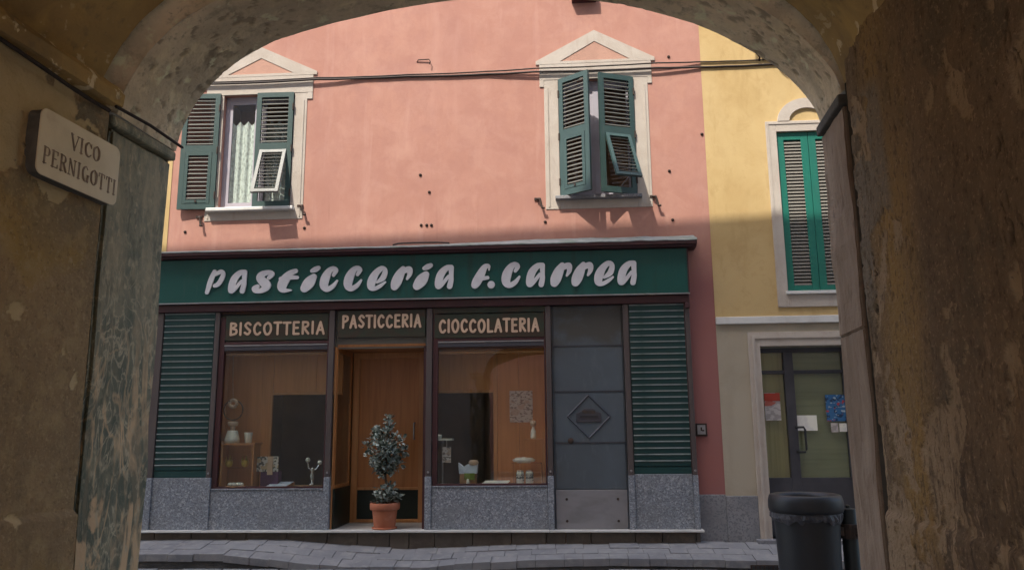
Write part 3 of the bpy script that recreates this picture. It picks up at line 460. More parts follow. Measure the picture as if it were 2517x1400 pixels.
for x0, x1 in ((YW[0] + .002, 3.632), (3.638, YW[1] - .002)):
    g = G(); y0 = t + .012
    st = .085
    for a, b, c, d in ((x0, x0 + st, YW[2] + .004, YW[3] - .004), (x1 - st, x1, YW[2] + .004, YW[3] - .004), (x0 + st, x1 - st, YW[2] + .004, YW[2] + .07), (x0 + st, x1 - st, YW[3] - .10, YW[3] - .004)): g.box(a, b, y0, y0 + .035, c, d)
    sh = g.obj('shutter', 'jade', yel, bev=.003)
    b_ = BASE[yel.name]; prof = [(.0, .0), (.012, .028), (.017, .030), (.005, .002)]
    first = None; n = 43
    for i in range(n):
        z = YW[2] + .075 + (YW[3] - YW[2] - .18) * i / n
        if not first:
            v = [(x0 + st - b_.x, y0 + .004 + p - b_.y, q) for p, q in prof] + [(x1 - st - b_.x, y0 + .004 + p - b_.y, q) for p, q in prof]
            first = G().add(v, [(3, 2, 1, 0), (4, 5, 6, 7)] + [(k, (k + 1) % 4, (k + 1) % 4 + 4, k + 4) for k in range(4)]).obj('slat', 'slatgrey', sh, local=True, loc=(0, 0, z - b_.z), recalc=True)
        else: inst(first, (0, 0, z - b_.z - first.location.z))
G().box(YW[0], YW[1], t + .2, t + .22, YW[2], YW[3]).obj('pane', 'dark', yel)
# lamp bracket stub high on the yellow wall
G().tube([(3.12, WY, 6.03), (3.115, WY - .05, 6.05), (3.07, WY - .08, 6.12), (3.04, WY - .08, 6.18), (3.055, WY - .06, 6.24)], .014, 6).obj('wall_hook', 'iron', yel)
G().box(3.14, 3.30, WY - .06, WY, 6.06, 6.17).obj('junction_box', 'porcelain', yel, bev=.01)
G().tube([(3.27, WY - .05, 6.10), (3.31, WY - .12, 6.08), (3.36, WY - .14, 6.06)], .02, 6).obj('cable_gland', 'iron', yel)
# glazed door
f = G().box(2.752, YD[0], t - .02, t + .01, .10, YD[3] + .165).box(YD[1], YD[1] + .135, t - .02, t + .01, .10, YD[3] + .165).box(YD[0], YD[1], t - .02, t + .01, YD[3], YD[3] + .165).obj('door_surround', 'trim', yel, bev=.004)
G().box(2.795, 2.825, t - .034, t - .018, .1, YD[3] + .12).box(2.825, YD[1] + .06, t - .034, t - .018, YD[3] + .09, YD[3] + .12).obj('moulding', 'trim', f)
G().box(2.70, 3.95, -.02, .30, .20, .30).obj('doorstep', 'basegranite', yel, bev=.008)
y = WY + .15; DB, DT = .305, 2.44
dr = G().box(2.885, 2.925, y, y + .06, DB, DT).box(3.185, 3.295, y - .004, y + .06, DB, DT - .05).box(3.86, 3.90, y, y + .06, DB, DT).box(2.925, 3.86, y, y + .06, DT - .05, DT).box(2.925, 3.185, y, y + .06, 2.14, 2.18).box(3.295, 3.86, y, y + .06, 2.14, 2.18).box(2.925, 3.185, y, y + .06, DB, .95).box(3.295, 3.86, y, y + .06, DB, .95).obj('glazed_door', 'doorgrey', yel, bev=.003)
for x0, x1, c, d in ((2.925, 3.185, .95, 2.14), (3.295, 3.86, .95, 2.14), (2.925, 3.185, 2.18, DT - .05), (3.295, 3.86, 2.18, DT - .05)): G().box(x0, x1, y + .028, y + .033, c, d).obj('pane', 'glass', dr)
G().box(3.29, 3.88, y + .062, y + .072, .9, 2.42).obj('blind', 'olive', dr); G().box(2.92, 3.20, y + .062, y + .072, .9, 2.42).obj('blind', 'curtainy', dr)
G().tube([(3.275, y, 1.515), (3.275, y - .05, 1.52), (3.345, y - .06, 1.52), (3.36, y - .06, 1.49), (3.36, y - .06, 1.27), (3.345, y - .06, 1.24), (3.275, y - .05, 1.24), (3.275, y, 1.245)], .013, 8).obj('handle', 'binblack', dr)
pz = y + .018
def poster(x0, x1, z0, z1, mat, label, cat='poster', y0=pz, group=None):
    return tag(G().box(0, x1 - x0, 0, .003, 0, z1 - z0).obj('poster' if cat == 'poster' else 'notice', mat, fr=FM @ Matrix.Translation((x0, y0, z0))), label, cat, group)
p_ = poster(2.94, 3.12, 1.60, 1.92, 'redprint', 'red and white poster on the narrow left pane of the yellow house door')
G().box(0, .18, -.004, -.001, .225, .315).obj('red_band', 'red', p_, local=True)
poster(3.30, 3.525, 1.48, 1.655, 'paper', 'plain white notice taped behind the door handle', 'notice')
poster(3.64, 3.86, 1.585, 1.89, 'blueprint', 'blue poster with red corners on the glazed door right of the notice')
poster(3.68, 3.76, 1.46, 1.565, 'redprint', 'small red and white leaflet under the blue poster', 'leaflet')
poster(3.775, 3.858, 1.465, 1.56, 'paper', 'small white leaflet under the blue poster beside the red one', 'leaflet')
yl = thing('yellow_house', 'yellow rendered house of which a sliver shows between archway jamb and pink house', 'house', (-6, WY, .2))
G().wall(-13, PL, .1, 9.4, WY - .006, [(-6.4, -5.5, 4.3, 5.8)], .25).obj('wall', 'yellow', yl)
G().box(-13, PL, WY, 8, 9.401, 9.6).obj('roof', 'rooftile', yl)
G().box(-6.4, -5.5, WY + .2, WY + .22, 4.3, 5.8).obj('pane', 'dark', yl)

# ------------------------------------------------------------------ overhead cables along the facades
def cable(pts, r, label):
    P = []
    for i in range(len(pts) - 1):
        for k in range(8):
            s = k / 8; a, b = pts[i], pts[i + 1]; sag = -.006 * min(2.5, abs(b[0] - a[0])) * math.sin(math.pi * s)
            P.append((a[0] + (b[0] - a[0]) * s, a[1] + (b[1] - a[1]) * s, a[2] + (b[2] - a[2]) * s + sag + .003 * nz((a[0] + s, 1, 2), 5)))
    P.append(pts[-1]); c = Vector(pts[0])
    o = G().tube([Vector(p) - c for p in P], r, 6).obj('overhead_cable', 'cable', fr=FM @ Matrix.Translation(c), smooth=True)
    return tag(o, label, 'cable', 'cables strung across the facades')
cy = WY - .040
cw = WY - .016; cable([(-7.5, cw, 5.96), (-4.03, cy, 5.985), (-2.5, cy, 5.99), (-1.9, cw, 5.991), (-1.33, cw, 5.993), (-.3, cw, 5.980), (.32, cy, 5.977), (1.85, cy, 5.966), (2.4, cw, 5.963), (3.43, cw, 5.968), (8, cw, 5.98)], .013, 'thicker lower black cable running across the pink and yellow walls')
cable([(-7.5, cw, 5.985), (-4.03, cy, 6.01), (-2.5, cy, 6.013), (-1.9, cw, 6.014), (-1.33, cw, 6.018), (-.3, cw, 6.019), (.32, cy, 6.023), (1.85, cy, 6.032), (2.4, cw, 6.034), (3.43, cw, 6.033), (8, cw, 6.05)], .009, 'thinner upper black cable running just above the other one')

# ------------------------------------------------------------------ shopfront
shop = thing('shopfront', 'green and maroon pastry shop front with white fascia lettering and granite base', 'shopfront', (-1.1, 0, .4))
SX0, SX1 = -4.35, 2.085
posts = [(-4.46, -4.28), (-3.635, -3.57), (-2.215, -2.145), (-1.03, -.955), (.388, .458), (1.302, 1.372), (2.025, 2.085)]
for i, (a, b) in enumerate(posts):
    gz = 1.0
    G().box(a, b, -.012, .05, .412, gz).obj('granite_post', 'granite', shop, bev=.005)
    p = G().box(a + .003, b - .003, 0, .05, gz, 2.965).obj('post', 'post', shop, bev=.006)
    G().tube([((a + b) / 2, .002, gz + .05), ((a + b) / 2, -.014, gz + .05)], [.014, .010], 8).obj('bolt', 'alu', p)
# marble threshold and foundation stones
for a, b in ((-4.6, -3.63), (-3.626, -1.62), (-1.616, .40), (.404, 1.30), (1.304, 2.115)): G().box(a, b, -.055, .12, .386, .410).obj('threshold', 'marble', shop, bev=.004)
x = -4.6; rr = random.Random(5)
while x < 2.07:
    w = min(rr.uniform(.22, .5), 2.085 - x); G().box(x, x + w - .006, .0 + rr.uniform(0, .008), .09, .1, .384).obj('foundation_stone', 'found', shop, bev=.008); x += w
# granite panels
for a, b, z in ((-4.278, -3.637, 1.0), (1.374, 2.023, 1.012)): G().box(a, b, .008, .06, .412, z).obj('granite_panel', 'granite', shop, bev=.004)
for a, b, z in ((-3.568, -2.217, .858), (-.953, .386, .878)):
    G().box(a, b, .006, .06, .412, z).obj('granite_panel', 'granite', shop, bev=.004)
    G().box(a + .002, b - .002, -.004, .09, z + .001, z + .016).obj('granite_coping', 'granite', shop, bev=.003)
# fascia with cornice
fas = G().box(SX0 - .35, 2.085, -.06, .08, 3.075, 3.612).obj('fascia', 'fascia', shop, bev=.004)
G().box(SX0 - .35, 2.09, -.072, -.058, 3.062, 3.078).obj('drip_strip', 'alu', fas)
G().box(2.074, 2.088, -.068, -.0602, 3.08, 3.61).obj('edge_strip', 'maroon', fas)
G().box(SX0 - .35, 2.085, -.030, .08, 2.967, 3.060).obj('frame_beam', 'maroon', shop, bev=.006)
G().prism([(0, 0), (1, 0), (1, 1), (0, 1)], 0, .0001) if False else None
co = G(); pr = [(-.06, 3.614), (-.11, 3.622), (-.125, 3.64), (-.16, 3.648), (-.16, 3.688), (.09, 3.70), (.09, 3.614)]
v = [(SX0 - .35, a, b) for a, b in pr] + [(2.185, a, b) for a, b in pr]; n = len(pr)
co.add(v, [tuple(range(n)), tuple(range(2 * n - 1, n - 1, -1))] + [(k, k + n, (k + 1) % n + n, (k + 1) % n) for k in range(n)])
cor = co.obj('cornice', 'maroon', shop, recalc=True)
fl = G(); us = lin(SX0 - .35, 2.19, 140)
def flash(u, v):
    n1 = nz((u, 3.3, v), 2.4); w = max(0, min(1, (u + 1.2) / 1.5))
    return (u, -.168 + .258 * v, 3.692 + .012 * v + v * (.06 + .035 * w) + w * .016 * abs(n1) * (1 + math.sin(u * 9)) * .6 + (.004 * n1))
fl.grid(flash, us, lin(0, 1, 7)); fl.grid(lambda u, v: (u, -.168, flash(u, 0)[2] - .010 * (1 - v) - .006 * abs(nz((u, 1, 1), 6)) * (1 - v)), us, [0, 1])
fl.obj('flashing', 'lead', shop, smooth=False)
G().tube([(-1.45, -.03, 3.745), (-1.38, -.05, 3.758), (-1.2, -.06, 3.76), (-.9, -.06, 3.758), (-.75, -.05, 3.748)], .010, 6).obj('loose_cable', 'cable', shop)
G().box(2.03, 2.085, -.05, .0, 2.90, 2.965).obj('bracket', 'maroon', shop, bev=.008)

# ---- brush lettering
def cr(p0, p1, p2, p3, t): return tuple(.5 * (2 * b + (c - a) * t + (2 * a - 5 * b + 4 * c - d) * t * t + (3 * b - a - 3 * c + d) * t ** 3) for a, b, c, d in zip(p0, p1, p2, p3))
def strokes(g, sts, sc, ox, oz, y, depth, slant=0, grow=0, seg=12, sub=4):
    """round-brush strokes: chain of tapered capsules, each a hair in front of the last"""
    k = 0
    for st in sts:
        P = []
        if len(st) == 1: P = [st[0], (st[0][0] + .002, st[0][1], st[0][2])]
        else:
            for i in range(len(st) - 1):
                a, b, c, d = st[max(i - 1, 0)], st[i], st[i + 1], st[min(i + 2, len(st) - 1)]
                for q in range(sub if len(st) > 2 else 1): P.append(cr(a, b, c, d, q / sub))
            P.append(st[-1])
        for a, b in zip(P, P[1:]):
            dx, dz = b[0] - a[0], b[1] - a[1]; L = math.hypot(dx, dz) or 1e-6
            ra, rb = max(.004, a[2]) + grow, max(.004, b[2]) + grow
            if L <= abs(ra - rb) + 1e-5:
                c_ = a if ra > rb else b; r = max(ra, rb); poly = [(c_[0] + r * math.cos(2 * math.pi * i / (2 * seg)), c_[1] + r * math.sin(2 * math.pi * i / (2 * seg))) for i in range(2 * seg)]
            else:
                th = math.atan2(dz, dx); al = math.acos((ra - rb) / L)
                poly = [(a[0] + ra * math.cos(q), a[1] + ra * math.sin(q)) for q in lin(th + al, th + 2 * math.pi - al, seg)] + [(b[0] + rb * math.cos(q), b[1] + rb * math.sin(q)) for q in lin(th - al, th + al, seg)]
            yy = y - .00012 * k; k += 1
            g.prism([(ox + (px + slant * pz_) * sc, oz + pz_ * sc) for px, pz_ in poly], yy - depth, yy)
    return g
def zp(st, x0, yb, s=430.0): return [[((x - x0) / s, (yb - y) / s, r / s) for x, y, r in q] for q in st]
GL = {
 'p': zp([[(318, 325, 40), (262, 480, 52), (205, 688, 38)], [(345, 375, 35), (430, 330, 42), (475, 370, 42), (455, 450, 46), (400, 545, 46), (335, 575, 36)]], 165, 725),
 'a': zp([[(840, 335, 46), (760, 350, 52), (670, 450, 68), (628, 590, 66), (632, 660, 52), (710, 600, 38), (800, 490, 30)], [(842, 340, 50), (846, 480, 42), (842, 560, 48), (820, 665, 50)]], 565, 715),
 's': zp([[(1265, 440, 40), (1318, 380, 46), (1260, 348, 44), (1140, 385, 62), (1105, 445, 66), (1190, 530, 84), (1235, 590, 74), (1150, 662, 50), (1045, 664, 46), (1014, 622, 42), (1075, 592, 42)]], 970, 712),
 't': zp([[(1725, 325, 44), (1630, 365, 58), (1545, 470, 88), (1495, 585, 84), (1530, 655, 48), (1660, 658, 18)], [(1470, 455, 38), (1600, 432, 48), (1755, 440, 36)]], 1415, 702),
 'i': zp([[(2030, 425, 58), (1955, 525, 102), (1880, 618, 76)], [(1998, 320, 36), (2058, 296, 52), (2110, 272, 42)]], 1800, 692),
 'c': zp([[(2372, 388, 32), (2412, 310, 44), (2365, 275, 46), (2290, 325, 62), (2228, 450, 82), (2215, 570, 74), (2275, 630, 50), (2370, 580, 42), (2440, 488, 22)]], 2145, 678),
 'e': zp([[(745, 520, 26), (845, 445, 52), (880, 325, 46), (822, 282, 48), (725, 360, 62), (662, 480, 78), (645, 590, 66), (705, 628, 42), (800, 585, 36), (888, 520, 22)]], 585, 668),
 'r': zp([[(1192, 292, 50), (1132, 400, 84), (1080, 520, 92), (1052, 596, 68)], [(1205, 330, 50), (1298, 302, 54), (1308, 385, 44), (1264, 470, 24)]], 980, 664),
 'f': zp([[(326, 286, 12), (322, 234, 24), (272, 246, 38), (222, 335, 56), (172, 430, 62), (146, 476, 50)], [(200, 400, 30), (308, 386, 26)]], 95, 526, 325.0),
 '.': zp([[(355, 485, 50)]], 305, 535, 325.0)}
TX = [-3.752, -3.462, -3.167, -2.849, -2.567, -2.321, -2.026, -1.737, -1.459, -1.192, -.922, -.486, -.291, -.115, .171, .456, .706, .984, 1.251]
for ch, x in zip('pasticceriaf.carrea', TX):
    strokes(G(), GL[ch], .305, x, 3.174, -.0625, .016, grow=-.010).obj('letter', 'letter', fas)

# ---- painted capitals
r = .100
CAP = {
 'A': ([[(.05, 0, r), (.32, 1, r)], [(.32, 1, r), (.58, 0, r)], [(.16, .33, r * .8), (.47, .33, r * .8)]], .63),
 'B': ([[(.08, 0, r), (.08, 1, r)], [(.08, 1, r), (.40, .96, r), (.46, .76, r), (.10, .55, r * .8)], [(.10, .55, r * .8), (.50, .44, r), (.50, .12, r), (.08, 0, r)]], .58),
 'C': ([[(.52, .82, r), (.34, 1, r), (.12, .78, r), (.06, .45, r), (.16, .10, r), (.36, 0, r), (.54, .17, r)]], .6),
 'E': ([[(.08, 0, r), (.08, 1, r)], [(.08, 1, r), (.46, 1, r)], [(.08, .52, r), (.40, .52, r)], [(.08, 0, r), (.48, 0, r)]], .53),
 'I': ([[(.08, 0, r), (.08, 1, r)]], .18),
 'L': ([[(.08, 1, r), (.08, 0, r)], [(.08, 0, r), (.46, .02, r)]], .50),
 'O': ([[(.34, 1, r), (.10, .80, r), (.06, .40, r), (.22, .02, r), (.44, .04, r), (.60, .40, r), (.54, .82, r), (.34, 1, r)]], .66),
 'P': ([[(.08, 0, r), (.08, 1, r)], [(.08, 1, r), (.44, .96, r), (.48, .66, r), (.10, .46, r)]], .54),
 'R': ([[(.08, 0, r), (.08, 1, r)], [(.08, 1, r), (.44, .96, r), (.46, .66, r), (.10, .50, r)], [(.18, .48, r), (.52, 0, r)]], .58),
 'S': ([[(.48, .84, r), (.28, 1, r), (.08, .78, r), (.26, .52, r), (.48, .28, r), (.30, 0, r), (.06, .15, r)]], .55),
 'T': ([[(0, 1, r), (.54, 1, r)], [(.27, 1, r), (.27, 0, r)]], .54)}
def board(x0, x1, z0, z1, text, tx0, tx1, tz0, tz1):
    b = G().box(x0, x1, .012, .05, z0, z1).obj('sign_board', 'signgreen', shop, bev=.003)
    tw = sum(CAP[c][1] for c in text) + .20 * (len(text) - 1); h = tz1 - tz0; sc = h; kx = (tx1 - tx0) / (tw * sc); x = tx0; rr = random.Random(len(text))
    for c in text:
        st, w = CAP[c]; dz = rr.uniform(-.03, .03); sq = [[(px * kx, pz_ + dz, q) for px, pz_, q in s] for s in st]
        strokes(G(), sq, sc, x, tz0, .0112, .0010, grow=.055, sub=3, seg=6).obj('letter_outline', 'brownoutline', b)
        strokes(G(), sq, sc, x, tz0, .0080, .0020, sub=3, seg=8).obj('letter', 'cream', b)
        x += (w + .20) * sc * kx
    return b
board(-3.50, -2.23, 2.612, 2.925, 'BISCOTTERIA', -3.445, -2.275, 2.685, 2.825)
board(-2.11, -1.045, 2.625, 2.955, 'PASTICCERIA', -2.055, -1.10, 2.748, 2.888)
board(-.935, .375, 2.600, 2.885, 'CIOCCOLATERIA', -.875, .312, 2.672, 2.815)
G().box(-.953, .386, .010, .05, 2.900, 2.966).obj('header_panel', 'signgreen', shop); G().box(-3.568, -2.217, .022, .05, 2.938, 2.966).obj('header_panel', 'brownoutline', shop)

G().box(-4.27, 2.02, .0805, .098, 2.50, 2.966).obj('header_back', 'dark', shop)
# ---- display windows, frames, glass
def display(x0, x1, zb, zt):
    y0, y1 = .018, .075
    f = G().box(x0, x0 + .062, y0, y1, zb, 2.90).box(x1 - .018, x1, y0, y1, zb, 2.90).box(x0 + .062, x1 - .018, y0, y1, 2.565, 2.598).box(x0 + .062, x1 - .018, y0, y1, zb, zb + .022).obj('display_window', 'maroon', shop, bev=.003)
    G().box(x0 + .062, x1 - .018, y0 + .002, y1, 2.495, 2.545).obj('transom', 'doorgrey', f)
    G().box(x0 + .062, x1 - .018, y0 - .004, y1, 2.547, 2.562).obj('transom_strip', 'alu', f)
    G().box(x0 + .062, x1 - .018, y0 + .012, y1, 2.47, 2.493).obj('head_bead', 'brownoutline', f)
    G().box(x0 + .062, x1 - .018, .052, .058, zb + .022, 2.47).obj('pane', 'glass', f)
    return f
display(-3.568, -2.217, .875, 2.49); display(-.953, .386, .895, 2.47)
# roller shutter side panels
for a, b, zb in ((-4.276, -3.639, 1.004), (1.376, 2.021, 1.016)):
    pn = G().box(a, b, .032, .05, zb, 2.966).box(a, b, .022, .032, zb, zb + .075).obj('roller_panel', 'slat', shop)
    prof = [(.030, .000), (.016, .006), (.014, .040), (.018, .056), (.003, .060), (.003, .068), (.030, .0705)]
    B0 = BASE[shop.name]; n = 26; p = (2.96 - zb - .08) / n; first = None
    for i in range(n):
        z = zb + .08 + i * p
        if first is None:
            v = [(a + .004 - B0.x, y - B0.y, q) for y, q in prof] + [(b - .004 - B0.x, y - B0.y, q) for y, q in prof]; m = len(prof)
            first = G().add(v, [tuple(range(m)), tuple(range(2 * m - 1, m - 1, -1))] + [(k, k + m, (k + 1) % m + m, (k + 1) % m) for k in range(m)]).obj('slat', 'slat', pn, local=True, loc=(0, 0, z - B0.z), recalc=True)
            first.data.materials.append(MT['slatglint'])
            for pf in first.data.polygons:
                c = pf.center
                if .055 < c.z < .0695 and len(pf.vertices) == 4 and c.y + B0.y < .02: pf.material_index = 1
        else:
            c_ = inst(first, (0, JR.uniform(-.0015, .0015), z - B0.z - first.location.z + JR.uniform(-.0012, .0012)))
# grey steel door
md = G().box(.462, 1.298, .046, .075, .412, 2.964).obj('steel_door', 'steel', shop)
for z0, z1 in ((.849, 1.364), (1.372, 1.947), (1.957, 2.480), (2.490, 2.960)): G().box(.485, 1.283, .036, .0465, z0, z1).obj('door_plate', 'steel', md, bev=.004)
kp = G().box(.478, 1.288, .030, .0465, .416, .842).obj('kick_plate', 'kick', md, bev=.005)
for x, z in ((.60, .50), (1.18, .50), (.60, .74), (1.18, .74)): G().tube([(x, .031, z), (x, .024, z)], [.016, .012], 8).obj('bolt', 'iron', kp)
for z in (1.368, 1.952, 2.485): G().box(.478, 1.29, .030, .0465, z - .006, z + .006).obj('seam_bar', 'doorgrey', md)
c = (.875, 1.665); R_ = .245
for q in range(4):
    a0 = math.radians(90 * q); a1 = math.radians(90 * q + 90)
    p0 = Vector((c[0] + R_ * math.cos(a0), .034, c[1] + R_ * math.sin(a0))); p1 = Vector((c[0] + R_ * math.cos(a1), .034, c[1] + R_ * math.sin(a1)))
    G().tube([p0, p1], .010, 4).obj('diamond_bar', 'doorgrey', md)
G().prism([(.73, 1.60), (1.02, 1.60), (1.02, 1.70), (.95, 1.73), (.93, 1.755), (.82, 1.755), (.80, 1.73), (.73, 1.70)], .026, .0365).obj('letter_plate', 'doorgrey', md, bev=.003)
G().box(.77, .98, .020, .0262, 1.655, 1.672).obj('letter_slot', 'binblack', md)
G().box(.80, .95, .0225, .0262, 1.70, 1.735).obj('letter_flap', 'clamp', md)
G().lathe([(.03, 0), (.034, .01), (.02, .016), (0, .017)], (0, 0, 0), 14).add([], []).obj('lock_rose', 'iron', md, local=True, loc=Vector((.66, .036, 1.39)) - BASE[shop.name]).rotation_euler.x = math.radians(90)

# ---- interior of the shop
def panel(x0, x1, z0, z1, y, mat='litwood', name='wood_panel'): return G().box(x0, x1, y, y + .03, z0, z1).obj(name, mat, shop)
# left display
panel(-3.62, -3.164, .86, 2.52, .42); panel(-3.160, -3.026, .86, 2.52, .414); panel(-3.022, -2.15, 2.00, 2.52, .42); panel(-3.022, -2.15, 1.975, 1.997, .405, 'woodtrim', 'wood_rail'); panel(-3.044, -3.024, .86, 1.975, .400, 'woodtrim', 'wood_stile')
panel(-2.50, -2.48, 2.002, 2.52, .412, 'litwood', 'wood_stile')
G().box(-3.64, -3.61, .09, .46, .86, 2.56).obj('side_panel', 'litwood', shop)
G().box(-3.64, -2.145, .076, .46, .842, .872).obj('display_shelf', 'litwood', shop)
G().box(-3.64, -2.145, .076, .46, 2.50, 2.53).obj('display_ceiling', 'litwood', shop)
G().box(-3.50, -3.48, .08, .10, .875, 1.42).obj('shelf_upright', 'woodtrim', shop)
G().box(-3.50, -2.24, .078, .10, 2.44, 2.462).obj('head_rail', 'woodtrim', shop)
# right display
panel(-.268, -.222, .88, 2.50, .41, 'woodtrim', 'wood_stile'); panel(-.220, .045, .88, 2.50, .42); panel(.048, .44, .88, 2.50, .416); panel(-1.0, -.270, 2.00, 2.50, .42); panel(-1.0, -.270, 1.972, 1.998, .405, 'woodtrim', 'wood_rail')
G().box(.42, .45, .09, .46, .88, 2.53).obj('side_panel', 'litwood', shop)
G().box(-1.0, .45, .076, .46, .862, .892).obj('display_shelf', 'litwood', shop)
G().box(-1.0, .45, .076, .46, 2.48, 2.51).obj('display_ceiling', 'litwood', shop)
G().box(.335, .352, .08, .10, .895, 1.50).obj('shelf_upright', 'woodtrim', shop)
G().box(-.88, .36, .078, .10, 2.42, 2.442).obj('head_rail', 'woodtrim', shop)
# doorway alcove with glazed side and wooden door
al = G().box(-2.135, -2.105, .07, .77, .41, .86).obj('alcove_base', 'blackgreen', shop)
G().box(-2.140, -2.115, .076, .115, .86, 2.52).box(-2.140, -2.115, .70, .75, .86, 2.52).box(-2.140, -2.115, .115, .70, 2.46, 2.52).box(-2.140, -2.115, .115, .70, .862, .90).obj('alcove_side_frame', 'wood', shop)
G().box(-2.129, -2.125, .115, .70, .90, 2.46).obj('alcove_pane', 'glass', shop)
G().box(-2.142, -2.128, .055, .076, .41, 2.52).obj('jamb_bead', 'woodtrim', shop)
G().box(-1.07, -1.035, .07, .80, .41, 2.52).obj('alcove_side', 'maroon', shop)
G().box(-2.12, -1.05, .07, .85, 2.52, 2.55).obj('alcove_ceiling', 'wood', shop)
G().box(-2.14, -1.03, .076, .85, .37, .404).obj('alcove_floor', 'marble', shop)
sd = G().box(-2.105, -2.02, .75, .80, .41, 2.518).box(-1.245, -1.19, .74, .80, .41, 2.518).box(-2.02, -1.245, .75, .80, 2.44, 2.518).box(-2.02, -1.245, .75, .80, .80, .83).box(-2.02, -1.245, .75, .80, .41, .45).obj('shop_door', 'woodtrim', shop, bev=.003)
G().box(-1.19, -1.07, .755, .80, .41, 2.518).obj('side_panel', 'wood', sd)
G().box(-2.02, -1.245, .768, .79, .83, 2.44).obj('door_panel', 'wood', sd); G().box(-2.02, -1.245, .768, .79, .45, .80).obj('kick_panel', 'blackgreen', sd)
G().tube([(-1.30, .75, 1.42), (-1.30, .70, 1.42), (-1.30, .70, 1.62), (-1.30, .75, 1.62)], .010, 6).obj('handle', 'alu', sd)
# dim room behind
G().box(-4.2, 2.0, 4.0, 4.03, .3, 3.0).box(-4.2, 2.0, .9, 4.0, 3.0, 3.03).box(-4.23, -4.2, .12, 4.0, .3, 3.0).box(2.0, 2.03, .12, 4.0, .3, 3.0).obj('room_wall', 'dark', shop)
G().box(-4.2, 2.0, .13, 4.0, .33, .36).obj('room_floor', 'tan', shop)

# ------------------------------------------------------------------ things in the left display
def top(name, mat, label, cat, base, g, group=None, smooth=True): return tag(g.obj(name, mat, fr=FM @ Matrix.Translation(base), smooth=smooth), label, cat, group)
SH = .873
FM_STREET = FM; FM = FM_STREET @ Matrix.Translation((.055, -.17, 0))
t_ = thing('hanging_ornament', 'straw ring hanging on a cord in the left shop window', 'ornament', (-3.49, .35, 1.70))
G().tube([(-3.515, .35, 2.46), (-3.50, .35, 2.12), (-3.485, .35, 1.92)], .004, 5).obj('cord', 'straw', t_)
G().tube([(-3.482 + .045 * math.cos(q), .35, 1.868 + .042 * math.sin(q)) for q in lin(0, 2 * math.pi, 17)[:-1]], .021, 8, True).obj('ring', 'creamcer', t_, smooth=True)
G().tube([(-3.485 + .12 * math.cos(q), .37, 1.79 + .12 * math.sin(q)) for q in lin(0, 2 * math.pi, 25)[:-1]], .008, 6, True).obj('wreath', 'bark', t_, smooth=True)
t_ = thing('display_stand', 'dark wooden step shelf holding ornaments at the left of the left window', 'stand', (-3.40, .40, SH))
G().box(-3.60, -3.15, .26, .50, 1.375, 1.395).obj('shelf', 'wood', t_)
G().box(-3.585, -3.565, .28, .48, SH, 1.375).box(-3.185, -3.165, .28, .48, SH, 1.375).obj('support', 'wood', t_)
G().box(-3.585, -3.165, .46, .48, 1.09, 1.11).obj('rail', 'wood', t_)
t_ = thing('chef_figurine', 'cream figurine with a flat hat on the step shelf', 'figurine', (-3.47, .36, 1.396))
G().lathe([(.085, 0), (.088, .05), (.062, .14), (.055, .15)], (-3.475, .36, 1.396), 20).obj('body', 'porcelain', t_, smooth=True)
G().lathe([(.026, .14), (.030, .19), (.026, .20), (.055, .205), (.062, .23), (.058, .255), (0, .26)], (-3.475, .36, 1.396), 20).obj('head', 'creamcer', t_, smooth=True)
top('cup', 'porcelain', 'white porcelain cup on the step shelf right of the figurine', 'cup', (-3.275, .36, 1.396), G().lathe([(.034, 0), (.038, .004), (.050, .12), (.050, .125), (.045, .124), (.034, .012), (0, .012)], (0, 0, 0), 20))
def tulip(x, lab):
    g = G(); g.lathe([(.012, 0), (.036, .015), (.046, .05), (.040, .08), (.034, .082), (.03, .03), (0, .025)], (0, 0, 0), 18)
    for k in range(5):
        q = 2 * math.pi * k / 5 + .4; g.add([(.043 * math.cos(q - .55), .043 * math.sin(q - .55), .06), (.043 * math.cos(q + .55), .043 * math.sin(q + .55), .06), (.036 * math.cos(q), .036 * math.sin(q), .145), (.030 * math.cos(q), .030 * math.sin(q), .06)], [(0, 1, 2), (1, 3, 2), (3, 0, 2)])
    return top('tulip_cup', 'gold', lab, 'cup', (x, .40, 1.112), g, 'yellow tulip cups')
tulip(-3.515, 'yellow tulip-shaped cup nearest the left window frame'); tulip(-3.315, 'yellow tulip-shaped cup beside the photo collage')
t_ = thing('photo_collage', 'black and white photo collage propped on a purple box in the left window', 'picture', (-3.03, .40, SH))
G().box(-3.165, -2.90, .385, .397, 1.055, 1.235).obj('print', 'collage', t_)
G().box(-3.12, -2.90, .40, .52, SH, 1.06).obj('box', 'purple', t_, bev=.004)
G().box(-3.03, -2.965, .376, .3845, 1.02, 1.235).obj('caption_strip', 'creamcer', t_)
t_ = thing('pastry_tray', 'oval tray of pink pastries at the left foot of the left window', 'tray', (-3.36, .30, SH))
G().lathe([(.09, 0), (.13, .025), (.125, .028), (.085, .006), (0, .006)], (-3.37, .30, SH), 24).obj('tray', 'tan', t_, smooth=True)
for k in range(6): G().lathe([(.034, 0), (.036, .02), (.02, .036), (0, .038)], (-3.44 + .028 * k, .30 + .03 * math.sin(k * 2.2), SH + .028), 10).obj('pastry', 'porcelain', t_, smooth=True)
FM = FM_STREET @ Matrix.Translation((.03, .02, 0))
t_ = thing('open_booklet', 'pale blue open booklet lying on the left window shelf', 'booklet', (-2.86, .22, SH))
